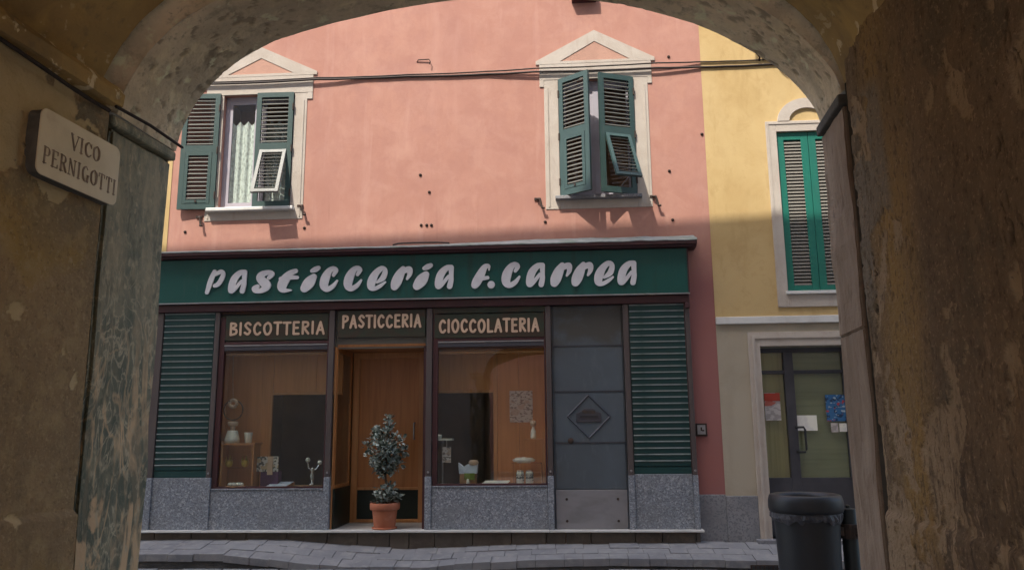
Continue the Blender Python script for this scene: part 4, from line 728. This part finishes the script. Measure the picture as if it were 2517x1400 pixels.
G().add([(-3.00, .10, SH + .003), (-2.76, .10, SH + .003), (-2.71, .30, SH + .055), (-2.95, .30, SH + .055), (-3.00, .10, SH + .010), (-2.76, .10, SH + .010), (-2.71, .298, SH + .062), (-2.95, .298, SH + .062)], [(0, 3, 2, 1), (4, 5, 6, 7), (0, 1, 5, 4), (1, 2, 6, 5), (2, 3, 7, 6), (3, 0, 4, 7)]).obj('pages', 'bluepaper', t_)
G().box(-2.97, -2.72, .31, .36, SH, SH + .05).obj('rest', 'wood', t_)
FM = FM_STREET @ Matrix.Translation((.055, -.17, 0))
top('wooden_board', 'tan', 'long flat wooden board lying right of the blue booklet', 'board', (-2.52, .40, SH), G().box(-.18, .20, -.08, .08, 0, .022), smooth=False)
t_ = thing('silver_statuette', 'small silver statuette holding up pale balls at the right of the left window', 'statuette', (-2.47, .36, SH + .023))
G().lathe([(.035, 0), (.036, .012), (.012, .03), (.02, .07), (.028, .11), (.016, .15), (.024, .18), (.012, .21)], (-2.47, .36, SH + .023), 14).obj('figure', 'silver', t_, smooth=True)
G().tube([(-2.47, .36, 1.06), (-2.52, .36, 1.10), (-2.53, .36, 1.17)], .008, 6).obj('arm', 'silver', t_); G().tube([(-2.47, .36, 1.06), (-2.42, .36, 1.09), (-2.39, .36, 1.14)], .008, 6).obj('arm', 'silver', t_)
for x, z in ((-2.53, 1.19), (-2.385, 1.16)): G().lathe([(0, -.03), (.021, -.021), (.03, 0), (.021, .021), (0, .03)], (x, .36, z), 12).obj('ball', 'porcelain', t_, smooth=True)
t_ = thing('red_bottle', 'slim dark red bottle standing by the window post', 'bottle', (-2.30, .42, SH))
G().lathe([(.032, 0), (.034, .02), (.034, .24), (.014, .32), (.013, .40), (.016, .41), (0, .412)], (-2.30, .42, SH), 16).obj('body', 'red', t_, smooth=True)
G().lathe([(.0355, .05), (.0355, .16)], (-2.30, .42, SH), 16).obj('label_band', 'paper', t_)

# ------------------------------------------------------------------ things in the right display
SR = .893
FM = FM_STREET @ Matrix.Translation((-.012, -.14, 0))
poster(-.058, .222, 1.61, 1.988, 'print', 'printed white poster pinned to the wood at the back of the right window', y0=.545)
t_ = thing('cake_stand', 'thin glass-topped stand with a white plate at the left of the right window', 'stand', (-.84, .32, SR))
G().box(-.955, -.72, .22, .42, 1.405, 1.428).obj('plate', 'porcelain', t_, bev=.004)
G().tube([(-.84, .32, SR), (-.84, .32, 1.405)], .010, 8).obj('stem', 'alu', t_); G().lathe([(.08, 0), (.08, .01), (.02, .02)], (-.84, .32, SR), 18).obj('foot', 'alu', t_)
G().lathe([(.03, 0), (.034, .03), (.03, .045), (0, .05)], (-.88, .30, 1.428), 12).obj('sweet', 'porcelain', t_, smooth=True)
t_ = thing('price_tag', 'white narrow price list hanging below the plate in the right window', 'price list', (-.79, .28, 1.15))
G().box(-.835, -.735, .275, .279, 1.15, 1.33).obj('card', 'print', t_); G().tube([(-.785, .277, 1.33), (-.785, .277, 1.405)], .003, 5).obj('string', 'paper', t_)
t_ = thing('gift_basket', 'wicker gift basket wrapped in white with a green packet in the right window', 'basket', (-.53, .32, SR))
G().box(-.63, -.44, .26, .40, SR, 1.02).obj('basket', 'tan', t_, bev=.012); G().box(-.575, -.45, .245, .2598, .955, 1.03).obj('packet', 'greencard', t_, bev=.004)
G().prism([(-.64, 1.022), (-.43, 1.022), (-.42, 1.16), (-.48, 1.11), (-.54, 1.13), (-.59, 1.10), (-.65, 1.15)], .28, .38).obj('wrapping', 'bluepaper', t_, bev=.006); G().lathe([(.05, 0), (.06, .03), (.045, .055), (0, .06)], (-.47, .31, 1.12), 12).obj('bow', 'creamcer', t_, smooth=True)
G().lathe([(.016, 0), (.02, .03), (.012, .07), (0, .075)], (-.53, .235, SR), 10).obj('candle', 'porcelain', t_, smooth=True)
top('open_menu', 'paper', 'cream menu card lying flat on the right window shelf', 'menu', (-.215, .22, SR), G().add([(-.16, -.06, .004), (.13, -.06, .004), (.17, .12, .04), (-.12, .12, .04), (-.16, -.06, .012), (.13, -.06, .012), (.17, .12, .048), (-.12, .12, .048)], [(0, 3, 2, 1), (4, 5, 6, 7), (0, 1, 5, 4), (1, 2, 6, 5), (2, 3, 7, 6), (3, 0, 4, 7)]), smooth=False)
for x, lab in ((.075, 'printed white jar under the loaf shelf, nearer the menu card'), (.185, 'printed white jar under the loaf shelf, nearer the window frame')):
    t_ = thing('jar', lab, 'jar', (x, .30, SR), group='printed jars in the right window')
    G().lathe([(.040, 0), (.044, .01), (.044, .135), (.038, .15)], (x, .30, SR), 18).obj('body', 'porcelain', t_, smooth=True); G().lathe([(.0448, .03), (.0448, .12)], (x, .30, SR), 18).obj('label_band', 'collage', t_); G().lathe([(.041, .15), (.041, .165), (0, .168)], (x, .30, SR), 18).obj('lid', 'silver', t_)
t_ = thing('loaf_shelf', 'small glass shelf on the right side of the right window', 'shelf', (.14, .32, 1.13))
G().box(-.02, .33, .2, .44, 1.135, 1.143).obj('shelf', 'glass', t_); G().box(.31, .33, .2, .44, SR, 1.1349).obj('support', 'wood', t_); G().box(-.02, .0, .42, .44, SR, 1.1349).obj('support', 'wood', t_)
g = G()
for i in range(9):
    pass
top('loaf', 'porcelain', 'pale sugared loaf lying on the small glass shelf', 'loaf', (.12, .32, 1.144), G().grid(lambda u, v: (.135 * math.cos(v) * (1 - .15 * math.cos(u) ** 2), .06 * math.sin(v) * math.cos(u), .028 + .035 * math.sin(v) * math.sin(u) + .003 * math.sin(9 * v)), lin(0, 2 * math.pi, 17), lin(0, math.pi, 13)))
t_ = thing('upper_shelf', 'short wooden shelf beside the poster in the right window', 'shelf', (.26, .32, 1.40))
G().box(.13, .36, .2, .44, 1.40, 1.415).obj('shelf', 'wood', t_); G().box(.335, .353, .22, .42, 1.144, 1.3999).obj('support', 'wood', t_)
t_ = thing('white_bottle', 'white bottle figurine with a round head on the short upper shelf', 'figurine', (.235, .32, 1.416))
G().lathe([(.030, 0), (.034, .02), (.030, .09), (.014, .13), (.016, .14)], (.235, .32, 1.416), 16).obj('body', 'porcelain', t_, smooth=True); G().lathe([(0, .135), (.03, .15), (.036, .18), (.03, .205), (0, .215)], (.235, .32, 1.416), 16).obj('head', 'creamcer', t_, smooth=True)

# ------------------------------------------------------------------ potted plant in the doorway
FM = FM_STREET
PX, PY, PZ = -1.512, .10, .412
pot = thing('potted_plant', 'terracotta pot with a frosted variegated shrub standing in the shop doorway', 'plant', (PX, PY, PZ))
pm = G().lathe([(.118, 0), (.122, .008), (.145, .21), (.165, .215), (.172, .225), (.174, .285), (.168, .293), (.155, .290), (.150, .25), (0, .245)], (PX, PY, PZ), 36).obj('pot', 'terracotta', pot, smooth=True)
md_ = pm.modifiers.new('es', 'EDGE_SPLIT'); md_.split_angle = math.radians(40)
G().lathe([(.13, 0), (.145, .004), (.148, .018), (.13, .02)], (PX, PY, PZ + .0005), 30).obj('saucer', 'terracotta', pot, smooth=True)
G().lathe([(.149, .262), (.07, .27), (0, .268)], (PX, PY, PZ), 20, .03).obj('soil', 'soil', pot)
rr = random.Random(21); g = G(); tips = []
trunk = [(PX, PY, PZ + .25), (PX + .012, PY, PZ + .45), (PX - .004, PY + .006, PZ + .62), (PX + .01, PY, PZ + .85), (PX + .02, PY, PZ + 1.1), (PX + .03, PY, PZ + 1.24)]
g.tube(trunk, [.016, .014, .013, .011, .008, .004], 7)
def limb(z0, ang, r0, z1, back=0):
    a = Vector((PX + .005, PY, z0)); b = Vector((PX + r0 * math.cos(ang), PY + r0 * .75 * math.sin(ang), z1)); m = a.lerp(b, .5) + Vector((0, 0, -.02))
    g.tube([a, m, b], [.007, .005, .003], 5); return a, m, b
clumps = []
for k in range(40):
    q = k * 2.4 + rr.uniform(-.3, .3); h = rr.uniform(-.95, .9); rad = math.sqrt(1 - h * h) * rr.uniform(.62, 1.0); z1 = PZ + .90 + .245 * h
    a, m, b = limb(max(PZ + .62, z1 - .12), q, .238 * rad, z1); clumps += [(b, .058, 17), (m, .05, 9)]
for k in range(6): clumps.append((Vector((PX + .03 + rr.uniform(-.03, .03), PY, PZ + 1.10 + .032 * k)), .040, 9))
for k in range(15):
    q = k * 2.4; r0 = rr.uniform(.06, .15); z1 = PZ + rr.uniform(.31, .45) - r0 * .35 + .05; a, m, b = limb(PZ + .28, q, r0, z1); clumps += [(b, .05, 10), (m + Vector((0, 0, .03)), .04, 6)]
g.obj('stem', 'bark', pot)
g = G()
for c, s, n in clumps:
    for i in range(n):
        d = Vector((rr.gauss(0, 1), rr.gauss(0, 1), rr.gauss(.25, .8))).normalized(); p = c + d * s * rr.uniform(.25, 1.0)
        ln = rr.uniform(.042, .068); w = ln * .34; dirv = (d + Vector((rr.uniform(-.5, .5), rr.uniform(-.5, .5), rr.uniform(-.3, .5)))).normalized()
        sd_ = dirv.cross(Vector((rr.gauss(0, .4), rr.gauss(0, .4), 1))).normalized(); nn = sd_.cross(dirv)
        t1 = p + dirv * ln; mid = p + dirv * ln * .5 + nn * ln * .10; q3 = p + dirv * ln * .22 ; q4 = p + dirv * ln * .75
        g.add([p, q3 + sd_ * w * .8, q4 + sd_ * w * .8, t1, q4 - sd_ * w * .8, q3 - sd_ * w * .8, mid], [(0, 1, 6), (1, 2, 6), (2, 3, 6), (3, 4, 6), (4, 5, 6), (5, 0, 6)])
g.obj('foliage', 'leaf', pot, kind='stuff')

# ------------------------------------------------------------------ litter bin on its post
BX, BY = 1.665, 4.62
bz = 0.0
bn = thing('litter_bin', 'black round litter bin with a thick rolled rim and liner edge at the street corner', 'litter bin', (BX, BY, bz), WM)
b1 = G().lathe([(.135, .30), (.15, .31), (.178, 1.00), (.180, 1.06), (.165, 1.06), (.160, 1.0), (.135, .33), (0, .33)], (BX, BY, bz), 40).obj('body', 'binblack', bn, smooth=True); b1.modifiers.new('es', 'EDGE_SPLIT').split_angle = math.radians(50)
G().lathe([(.185, 1.035), (.200, 1.04), (.205, 1.06), (.204, 1.10), (.196, 1.128), (.182, 1.135), (.166, 1.130), (.156, 1.11), (.154, 1.05)], (BX, BY, bz), 44).obj('rim', 'binblack', bn, smooth=True)
lg = G(); N_ = 90; rows = []
for k in range(N_):
    q = 2 * math.pi * k / N_; j = nz((math.cos(q) * 3, math.sin(q) * 3, 1), 1.6); j2 = nz((math.cos(q) * 3, math.sin(q) * 3, 5), 2.2)
    rows.append([(BX + rr_ * math.cos(q), BY + rr_ * math.sin(q), bz + z) for rr_, z in ((.186, 1.045), (.196 + .010 * j, 1.03), (.195 + .014 * j2, 1.010 + .008 * j), (.188 + .006 * j2, .992 + .022 * j + .012 * j2))])
for k in range(N_):
    a, b = rows[k], rows[(k + 1) % N_]
    for i in range(3): lg.add([a[i], b[i], b[i + 1], a[i + 1]], [(0, 1, 2, 3)])
lg.obj('liner', 'bag', bn)
qx, qy = 1.905, 4.62
po = G().lathe([(.044, 0), (.044, 1.045), (.040, 1.052), (.012, 1.056), (.012, 1.07), (0, 1.074)], (qx, qy, bz), 18).obj('post', 'postgreen', bn, smooth=True); po.modifiers.new('es', 'EDGE_SPLIT').split_angle = math.radians(35)
G().lathe([(.046, .89), (.056, .892), (.056, .968), (.046, .97)], (qx, qy, bz), 16).obj('clamp', 'clamp', bn); G().box(1.80, 1.86, 4.585, 4.655, .905, .955).obj('bracket', 'clamp', bn, bev=.005); G().box(1.94, 1.985, 4.60, 4.64, .905, .955).obj('bracket', 'clamp', bn, bev=.005)
for z in (.915, .945): G().tube([(1.925, 4.575, z), (1.925, 4.555, z)], .010, 6).obj('bolt', 'iron', bn)

# ------------------------------------------------------------------ the house with the covered passage (frame: L across, S along, Z up)
LL, LR = -1.80, .82
def Sout(L): return 2.859 + (L - LL) * .0866
def Sin(L): return 2.475 + (L - LL) * .1164
PROF = [(-1.80, 2.655), (-1.787, 2.73), (-1.76, 2.80), (-1.715, 2.885), (-1.65, 2.966), (-1.575, 3.036), (-1.447, 3.114), (-1.343, 3.156), (-1.08, 3.226), (-.72, 3.283), (-.40, 3.300), (-.18, 3.284), (.03, 3.248), (.194, 3.202), (.388, 3.124), (.561, 3.018), (.668, 2.934), (.741, 2.852), (.798, 2.764), (.82, 2.69)]
def smooth_prof(P, sub=12):
    R = []
    for i in range(len(P) - 1):
        a, b, c, d = P[max(i - 1, 0)], P[i], P[i + 1], P[min(i + 2, len(P) - 1)]
        R += [cr(a, b, c, d, q / sub) for q in range(sub)]
    return R + [P[-1]]
PF = smooth_prof(PROF)
ph = thing('passage_house', 'old house with the vaulted brown passage and round arch the view looks out of', 'house', (-.5, 0, 0), PM)
H_ROOF = 16.18; BACK = -1.5
def disp(p, amp, s=1.6): return amp * nz(p, s, 5) + amp * .35 * nz((p[0] + 7, p[1], p[2]), s * 4.3, 4)
sl_ = [BACK, -.9, -.3, .2, .6] + lin(1.0, 1.75, 40) + lin(1.757, 2.43, 120); zl = lin(0, .9, 12) + lin(.91, 2.70, 230)
def peel_left(S, Z):
    n = nz((2.2, S * 1.0, Z * 1.0), 3.6, 7) + .35 * nz((5, S, Z), 11, 5)
    w = sm(2.05, 2.5, Z) * sm(2.44, 2.10, S) * .62 - .30 * sm(2.25, 2.05, Z)
    return sm(.30, .36, n + w - .08)
def lw(S, Z):
    d = disp((1, S, Z), .010) * (1 if S < 2.2 else max(0, (2.43 - S) / .23))
    return (LL + d - .005 * peel_left(S, Z) + .0016 * nz((3, S, Z), 30, 3) + (.018 * sm(1.262, 1.248, Z + .006 * nz((S, 0, 0), 6)) if Z < 1.3 else 0), S, Z)
g = G().grid(lw, sl_, zl); o = g.obj('left_wall', 'pass_left', ph, smooth=True); attr(o, 'peel', [peel_left(*q) for q in g.uv])
sl_r = [BACK, -.9, -.3, .2, .6] + lin(1.0, 1.6, 30) + lin(1.605, 2.755, 195)
def peel_right(S, Z):
    n = .8 * nz((8.2, S * 1.15, Z * .8), 4.6, 8) + .45 * nz((1, S, Z * .7), 12, 5)
    w = .34 * sm(1.95, 1.25, Z) + .62 * sm(2.40, 2.50, S) * sm(2.55, 2.05, Z) - .12
    return sm(.16, .21, n + w - .16)
def crack_right(S, Z):
    n = abs(nz((4.4, S * 3.2, Z * .35), 2.6, 7)); return sm(.034, .006, n) * sm(-.1, .25, nz((6, S, Z), 1.7, 3) + .25 * sm(2.2, 2.5, S))
def grey_right(S, Z): return sm(.02, .05, nz((3.3, S, Z * .8), 3.0, 7) + .05) * sm(2.36, 2.42, S) * sm(1.80, 1.88, Z + .05 * nz((S, Z, 0), 8, 4)) * sm(2.62, 2.50, Z + .06 * nz((S, Z, 4), 7, 4))
def rw(S, Z):
    d = disp((9, S, Z), .007) * (1 if S < 2.5 else max(.15, (2.755 - S) / .20)); bulge = 0
    if S > 2.30: t = (S - 2.30) / .455; bulge = .014 * math.sin(min(1, t * 1.5) * math.pi / 2) - .026 * sm(.80, 1.0, t)
    return (LR - d - bulge + .007 * peel_right(S, Z) + .008 * crack_right(S, Z) - .002 * nz((3, S, Z), 34, 3) - .004 * grey_right(S, Z) - (.013 * sm(1.250, 1.228, Z + .004 * nz((S, 3, 0), 6)) if Z < 1.3 else 0), S, Z)
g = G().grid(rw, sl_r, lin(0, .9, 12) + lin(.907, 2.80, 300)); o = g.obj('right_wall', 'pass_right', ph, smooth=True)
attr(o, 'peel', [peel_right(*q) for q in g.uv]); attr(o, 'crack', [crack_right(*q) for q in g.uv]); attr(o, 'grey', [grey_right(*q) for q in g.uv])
# door rebates: narrow dark slots between walls and arch
G().box(LL - .36, LL - .34, 2.36, 2.50, 0, 2.75).add([(LL - .34, 2.43, 0), (LL + .0, 2.43, 0), (LL + .0, 2.43, 2.7), (LL - .34, 2.43, 2.7)], [(0, 1, 2, 3)]).obj('rebate', 'impost', ph)
G().box(LR + .34, LR + .36, 2.62, 2.86, 0, 2.85).add([(LR + .34, 2.755, 0), (LR + .004, 2.755, 0), (LR + .004, 2.755, 2.8), (LR + .34, 2.755, 2.8)], [(0, 1, 2, 3)]).obj('rebate', 'impost', ph)
# jamb stones
def jamb(side, z0, z1, mat, off=0.0):
    if side < 0: P = [(LL + off, Sin(LL)), (LL + off, Sout(LL)), (LL - .30, Sout(LL - .30)), (LL - .30, Sin(LL))][::-1]
    else: P = [(LR - off, Sin(LR)), (LR - off, Sout(LR)), (LR + .30, Sout(LR + .30)), (LR + .30, Sin(LR))]
    o = G().plan(P, z0, z1).obj('jamb_stone', mat, ph, recalc=True)
    bm = bmesh.new(); bm.from_mesh(o.data); bmesh.ops.bevel(bm, geom=bm.edges[:], offset=.012 if side < 0 else .005, segments=2, affect='EDGES')
    bmesh.ops.subdivide_edges(bm, edges=[e for e in bm.edges if e.calc_length() > .2], cuts=14, use_grid_fill=True)
    for v in bm.verts:
        w = PM @ (v.co + BASE[ph.name]); v.co += Vector((1, .6, 0)) * (.008 * nz((w.x, w.y, w.z), 3.5) + .004 * nz((w.x, w.y, w.z), 14))
    bm.to_mesh(o.data); bm.free()
jamb(-1, -.05, 2.607, 'jambmarble', -.020)
jamb(1, -.05, 1.836, 'jambstone'); jamb(1, 1.838, 2.637, 'jambstone', .002)
# imposts
G().plan([(LL + .002, 2.45), (LL + .002, Sout(LL) + .004), (LL - .3, Sout(LL - .3) + .004), (LL - .3, 2.45)][::-1], 2.610, 2.650).obj('impost', 'jambmarble', ph, bev=.010, recalc=True)
G().plan([(LR - .020, Sin(LR) - .01), (LR - .020, Sout(LR) + .006), (LR + .3, Sout(LR + .3) + .006), (LR + .3, Sin(LR) - .01)], 2.640, 2.680).obj('impost', 'impost', ph, bev=.006, recalc=True)
# arch soffit
def pit(L, S, Z): return sm(.30, .42, nz((L * 1.0, S * 1.3, Z), 15, 6) + .3 * nz((L, S, Z), 2.0, 3))
def sof(i, v):
    L, Z = PF[int(i)]; S = Sin(L) + (Sout(L) - Sin(L)) * v; d = disp((L, S, Z), .012, 2.6) * (.35 if v > .97 or v < .02 else 1); k = Vector((L + .49, Z - 2.2)).normalized()
    d += .006 * pit(L, S, Z) + .0015 * nz((L, S, Z), 40, 3)
    return (L + k.x * d, S, Z + k.y * d)
g = G().grid(sof, list(range(len(PF))), lin(0, 1, 70)); o = g.obj('arch_soffit', 'soffit', ph, smooth=True)
attr(o, 'pit', [pit(PF[int(i)][0], Sin(PF[int(i)][0]) + (Sout(PF[int(i)][0]) - Sin(PF[int(i)][0])) * v, PF[int(i)][1]) for i, v in g.uv])
# vault over the passage
def vp(L, Z):
    k = 1.05 if L < -.49 else 1.012
    return (-.49 + (L + .49) * k, 2.66 + (Z - 2.66) * 1.17 + .012)
VF = [vp(*p) for p in PF]
def vau(i, S):
    L, Z = VF[int(i)]; S2 = S if S < 2 else S + (L - LL) * .112; d = disp((L, S, Z), .02, 1.8); k = Vector((L + .49, Z - 2.2)).normalized()
    return (L + k.x * d, S2, Z + k.y * d)
G().grid(vau, list(range(len(VF))), [BACK, -.8, 0, .6] + lin(1.0, 2.44, 60)).obj('vault', 'vault', ph, smooth=True)
# ring between vault and soffit
g = G()
for i in range(len(PF) - 1):
    a, b, c, d = PF[i], PF[i + 1], VF[i + 1], VF[i]; e = 1.25
    o_ = lambda p: (-.49 + (p[0] + .49) * 1.08, 2.66 + (p[1] - 2.66) * 1.35 + .05)
    c, d = o_(b), o_(a)
    g.add([(a[0], Sin(a[0]), a[1]), (b[0], Sin(b[0]), b[1]), (c[0], Sin(b[0]), c[1]), (d[0], Sin(a[0]), d[1])], [(0, 1, 2, 3)])
g.obj('arch_face', 'soffit', ph)
# cornice band along the left wall
cb = G().grid(lambda S, v: ((LL + .004, LL + .050, LL + .056, LL + .034, LL - .06)[int(v)] + .006 * nz((S, v, 2), 5), S, (2.655, 2.66, 2.705, 2.735, 2.745)[int(v)] + .007 * nz((S, v, 9), 4)), sl_, [0, 1, 2, 3, 4]); cb.obj('cornice_band', 'vault', ph)
# street face, roof, back face
def face(g, Sf, prof, L0, L1, ztop):
    g.add([(L0, Sf(L0), 0), (prof[0][0], Sf(prof[0][0]), 0), (prof[0][0], Sf(prof[0][0]), ztop), (L0, Sf(L0), ztop)], [(0, 1, 2, 3)])
    g.add([(prof[-1][0], Sf(prof[-1][0]), 0), (L1, Sf(L1), 0), (L1, Sf(L1), ztop), (prof[-1][0], Sf(prof[-1][0]), ztop)], [(0, 1, 2, 3)])
    for a, b in zip(prof, prof[1:]): g.add([(a[0], Sf(a[0]), a[1]), (b[0], Sf(b[0]), b[1]), (b[0], Sf(b[0]), ztop), (a[0], Sf(a[0]), ztop)], [(0, 1, 2, 3)])
g = G(); face(g, Sout, [(LL - .03, 2.655)] + PF + [(LR + .03, 2.69)], -16, 16, H_ROOF); g.obj('street_wall', 'ochre', ph)
g = G(); face(g, lambda L: BACK, VF, -16, 16, H_ROOF); g.obj('rear_wall', 'ochre', ph)
G().add([(-16, BACK - .3, H_ROOF), (16, BACK - .3, H_ROOF), (16, Sout(16), H_ROOF), (-16, Sout(-16), H_ROOF)], [(0, 1, 2, 3)]).obj('roof', 'rooftile', ph)
# thin wire under the cornice
g = G().tube([(LL + .03 + .010 * math.sin(s * 7), s, 2.640 + .012 * math.sin(s * 5) + (.02 * max(0, s - 2.2))) for s in lin(-2, 2.40, 40)], .007, 6)
g.tube([(LL + .045, 2.40, 2.652), (LL + .05, 2.60, 2.660), (LL + .045, 2.83, 2.657)], .006, 6)
tag(g.obj('wall_cable', 'cable', fr=PM), 'thin dark cable clipped under the left cornice of the passage', 'cable')

# ------------------------------------------------------------------ street name plaque
pl = thing('street_plaque', 'cream marble plaque reading VICO PERNIGOTTI on the left passage wall', 'sign', (LL + .03, 2.26, 2.40), PM)
S0, S1, Z0, Z1 = 2.066, 2.455, 2.296, 2.512
def rrect(s0, s1, z0, z1, r):
    P = []
    for cx, cz, a in ((s1 - r, z1 - r, 0), (s0 + r, z1 - r, 90), (s0 + r, z0 + r, 180), (s1 - r, z0 + r, 270)):
        for k in range(6): q = math.radians(a + 18 * k); P.append((cx + r * math.cos(q), cz + r * math.sin(q)))
    return P
def lplate(g, poly, l0, l1):
    n = len(poly); v = [(l1, s, z) for s, z in poly] + [(l0, s, z) for s, z in poly]
    return g.add(v, [tuple(range(n)), tuple(range(2 * n - 1, n - 1, -1))] + [(i, i + n, (i + 1) % n + n, (i + 1) % n) for i in range(n)])
slab = lplate(G(), rrect(S0, S1, Z0, Z1, .028), LL + .034, LL + .040).obj('slab', 'plaque', pl, bev=.002, recalc=True)
lplate(G(), rrect(S0 + .002, S1 - .002, Z0 + .002, Z1 - .002, .027), LL - .01, LL + .0338).obj('backing', 'impost', pl, recalc=True)
T, t1 = .085, .035
SER = {
 'V': ([[(0, 1, T), (.34, 0, T)], [(.34, 0, t1), (.66, 1, t1)], [(-.10, 1, t1), (.14, 1, t1)], [(.54, 1, t1), (.78, 1, t1)]], .70),
 'I': ([[(.12, 0, T), (.12, 1, T)], [(0, 1, t1), (.24, 1, t1)], [(0, 0, t1), (.24, 0, t1)]], .24),
 'C': ([[(.62, .80, t1), (.40, 1, t1), (.14, .78, T), (.08, .48, T), (.18, .14, T), (.42, 0, t1), (.64, .20, t1)], [(.62, .68, t1), (.62, .95, t1)]], .66),
 'O': ([[(.36, 1, t1), (.12, .78, T), (.09, .5, T), (.14, .2, T), (.36, 0, t1), (.60, .2, T), (.65, .5, T), (.60, .8, T), (.36, 1, t1)]], .72),
 'P': ([[(.14, 0, T), (.14, 1, T)], [(.14, 1, t1), (.46, .98, t1), (.56, .74, T), (.44, .50, t1), (.16, .48, t1)], [(0, 1, t1), (.14, 1, t1)], [(0, 0, t1), (.30, 0, t1)]], .60),
 'E': ([[(.14, 0, T), (.14, 1, T)], [(0, 1, t1), (.56, 1, t1)], [(.14, .52, t1), (.44, .52, t1)], [(0, 0, t1), (.58, 0, t1)], [(.56, .80, t1), (.56, 1, t1)], [(.58, 0, t1), (.58, .2, t1)]], .60),
 'R': ([[(.14, 0, T), (.14, 1, T)], [(.14, 1, t1), (.44, .98, t1), (.54, .76, T), (.42, .54, t1), (.16, .52, t1)], [(.34, .50, T), (.60, .02, T)], [(0, 1, t1), (.14, 1, t1)], [(0, 0, t1), (.28, 0, t1)]], .66),
 'N': ([[(.10, 0, t1), (.10, 1, t1)], [(.12, .98, T), (.60, .04, T)], [(.64, 0, t1), (.64, 1, t1)], [(0, 0, t1), (.22, 0, t1)], [(.52, 1, t1), (.76, 1, t1)]], .76),
 'G': ([[(.60, .82, t1), (.40, 1, t1), (.14, .78, T), (.08, .48, T), (.18, .14, T), (.40, 0, t1), (.60, .10, t1)], [(.60, .02, T), (.60, .40, T)], [(.48, .42, t1), (.72, .42, t1)]], .72),
 'T': ([[(.32, 0, T), (.32, 1, T)], [(.02, 1, t1), (.62, 1, t1)], [(.02, .80, t1), (.02, 1, t1)], [(.62, .80, t1), (.62, 1, t1)], [(.20, 0, t1), (.44, 0, t1)]], .64)}
def plaque_text(text, s0, s1, z0, h):
    tw = sum(SER[c][1] for c in text) + .20 * (len(text) - 1); k = (s1 - s0) / (tw * h); s = s0
    for c in text:
        st, w = SER[c]; g = strokes(G(), [[(a * k, b, r_ * (k if k < 1 else 1)) for a, b, r_ in q] for q in st], h, s, z0, 0, .0008, seg=6, sub=3)
        g.v = [(LL + .0402 - y, x, z) for x, y, z in g.v]; g.obj('letter', 'engrave', slab); s += (w + .20) * h * k
plaque_text('VICO', 2.205, 2.345, 2.423, .050)
plaque_text('PERNIGOTTI', 2.088, 2.440, 2.336, .052)

# ------------------------------------------------------------------ house across the rear lane, seen only as a reflection in the shop glass
rh = thing('rear_house', 'sunlit rose house behind the passage, seen as a reflection in the right shop window', 'house', (-2, -11, 0), PM)
g = G(); g.add([(-12, -12, 0), (9, -12, 0), (9, -12, 5.2), (-12, -12, 5.2)], [(0, 1, 2, 3)]); g.obj('wall', 'rosewall', rh)
g = G(); g.add([(-12.3, -11.7, 5.15), (9.3, -11.7, 5.15), (9.3, -15, 6.6), (-12.3, -15, 6.6)], [(0, 1, 2, 3)]); g.obj('roof', 'rooftile', rh)
for x in (-9.2, 3.4, 6.2):
    w = G().box(x, x + .9, -12, -11.94, 1.6, 3.2).obj('window', 'jade', rh); G().box(x - .1, x + 1.0, -12, -11.88, 1.45, 1.56).obj('window_sill', 'marble', w)
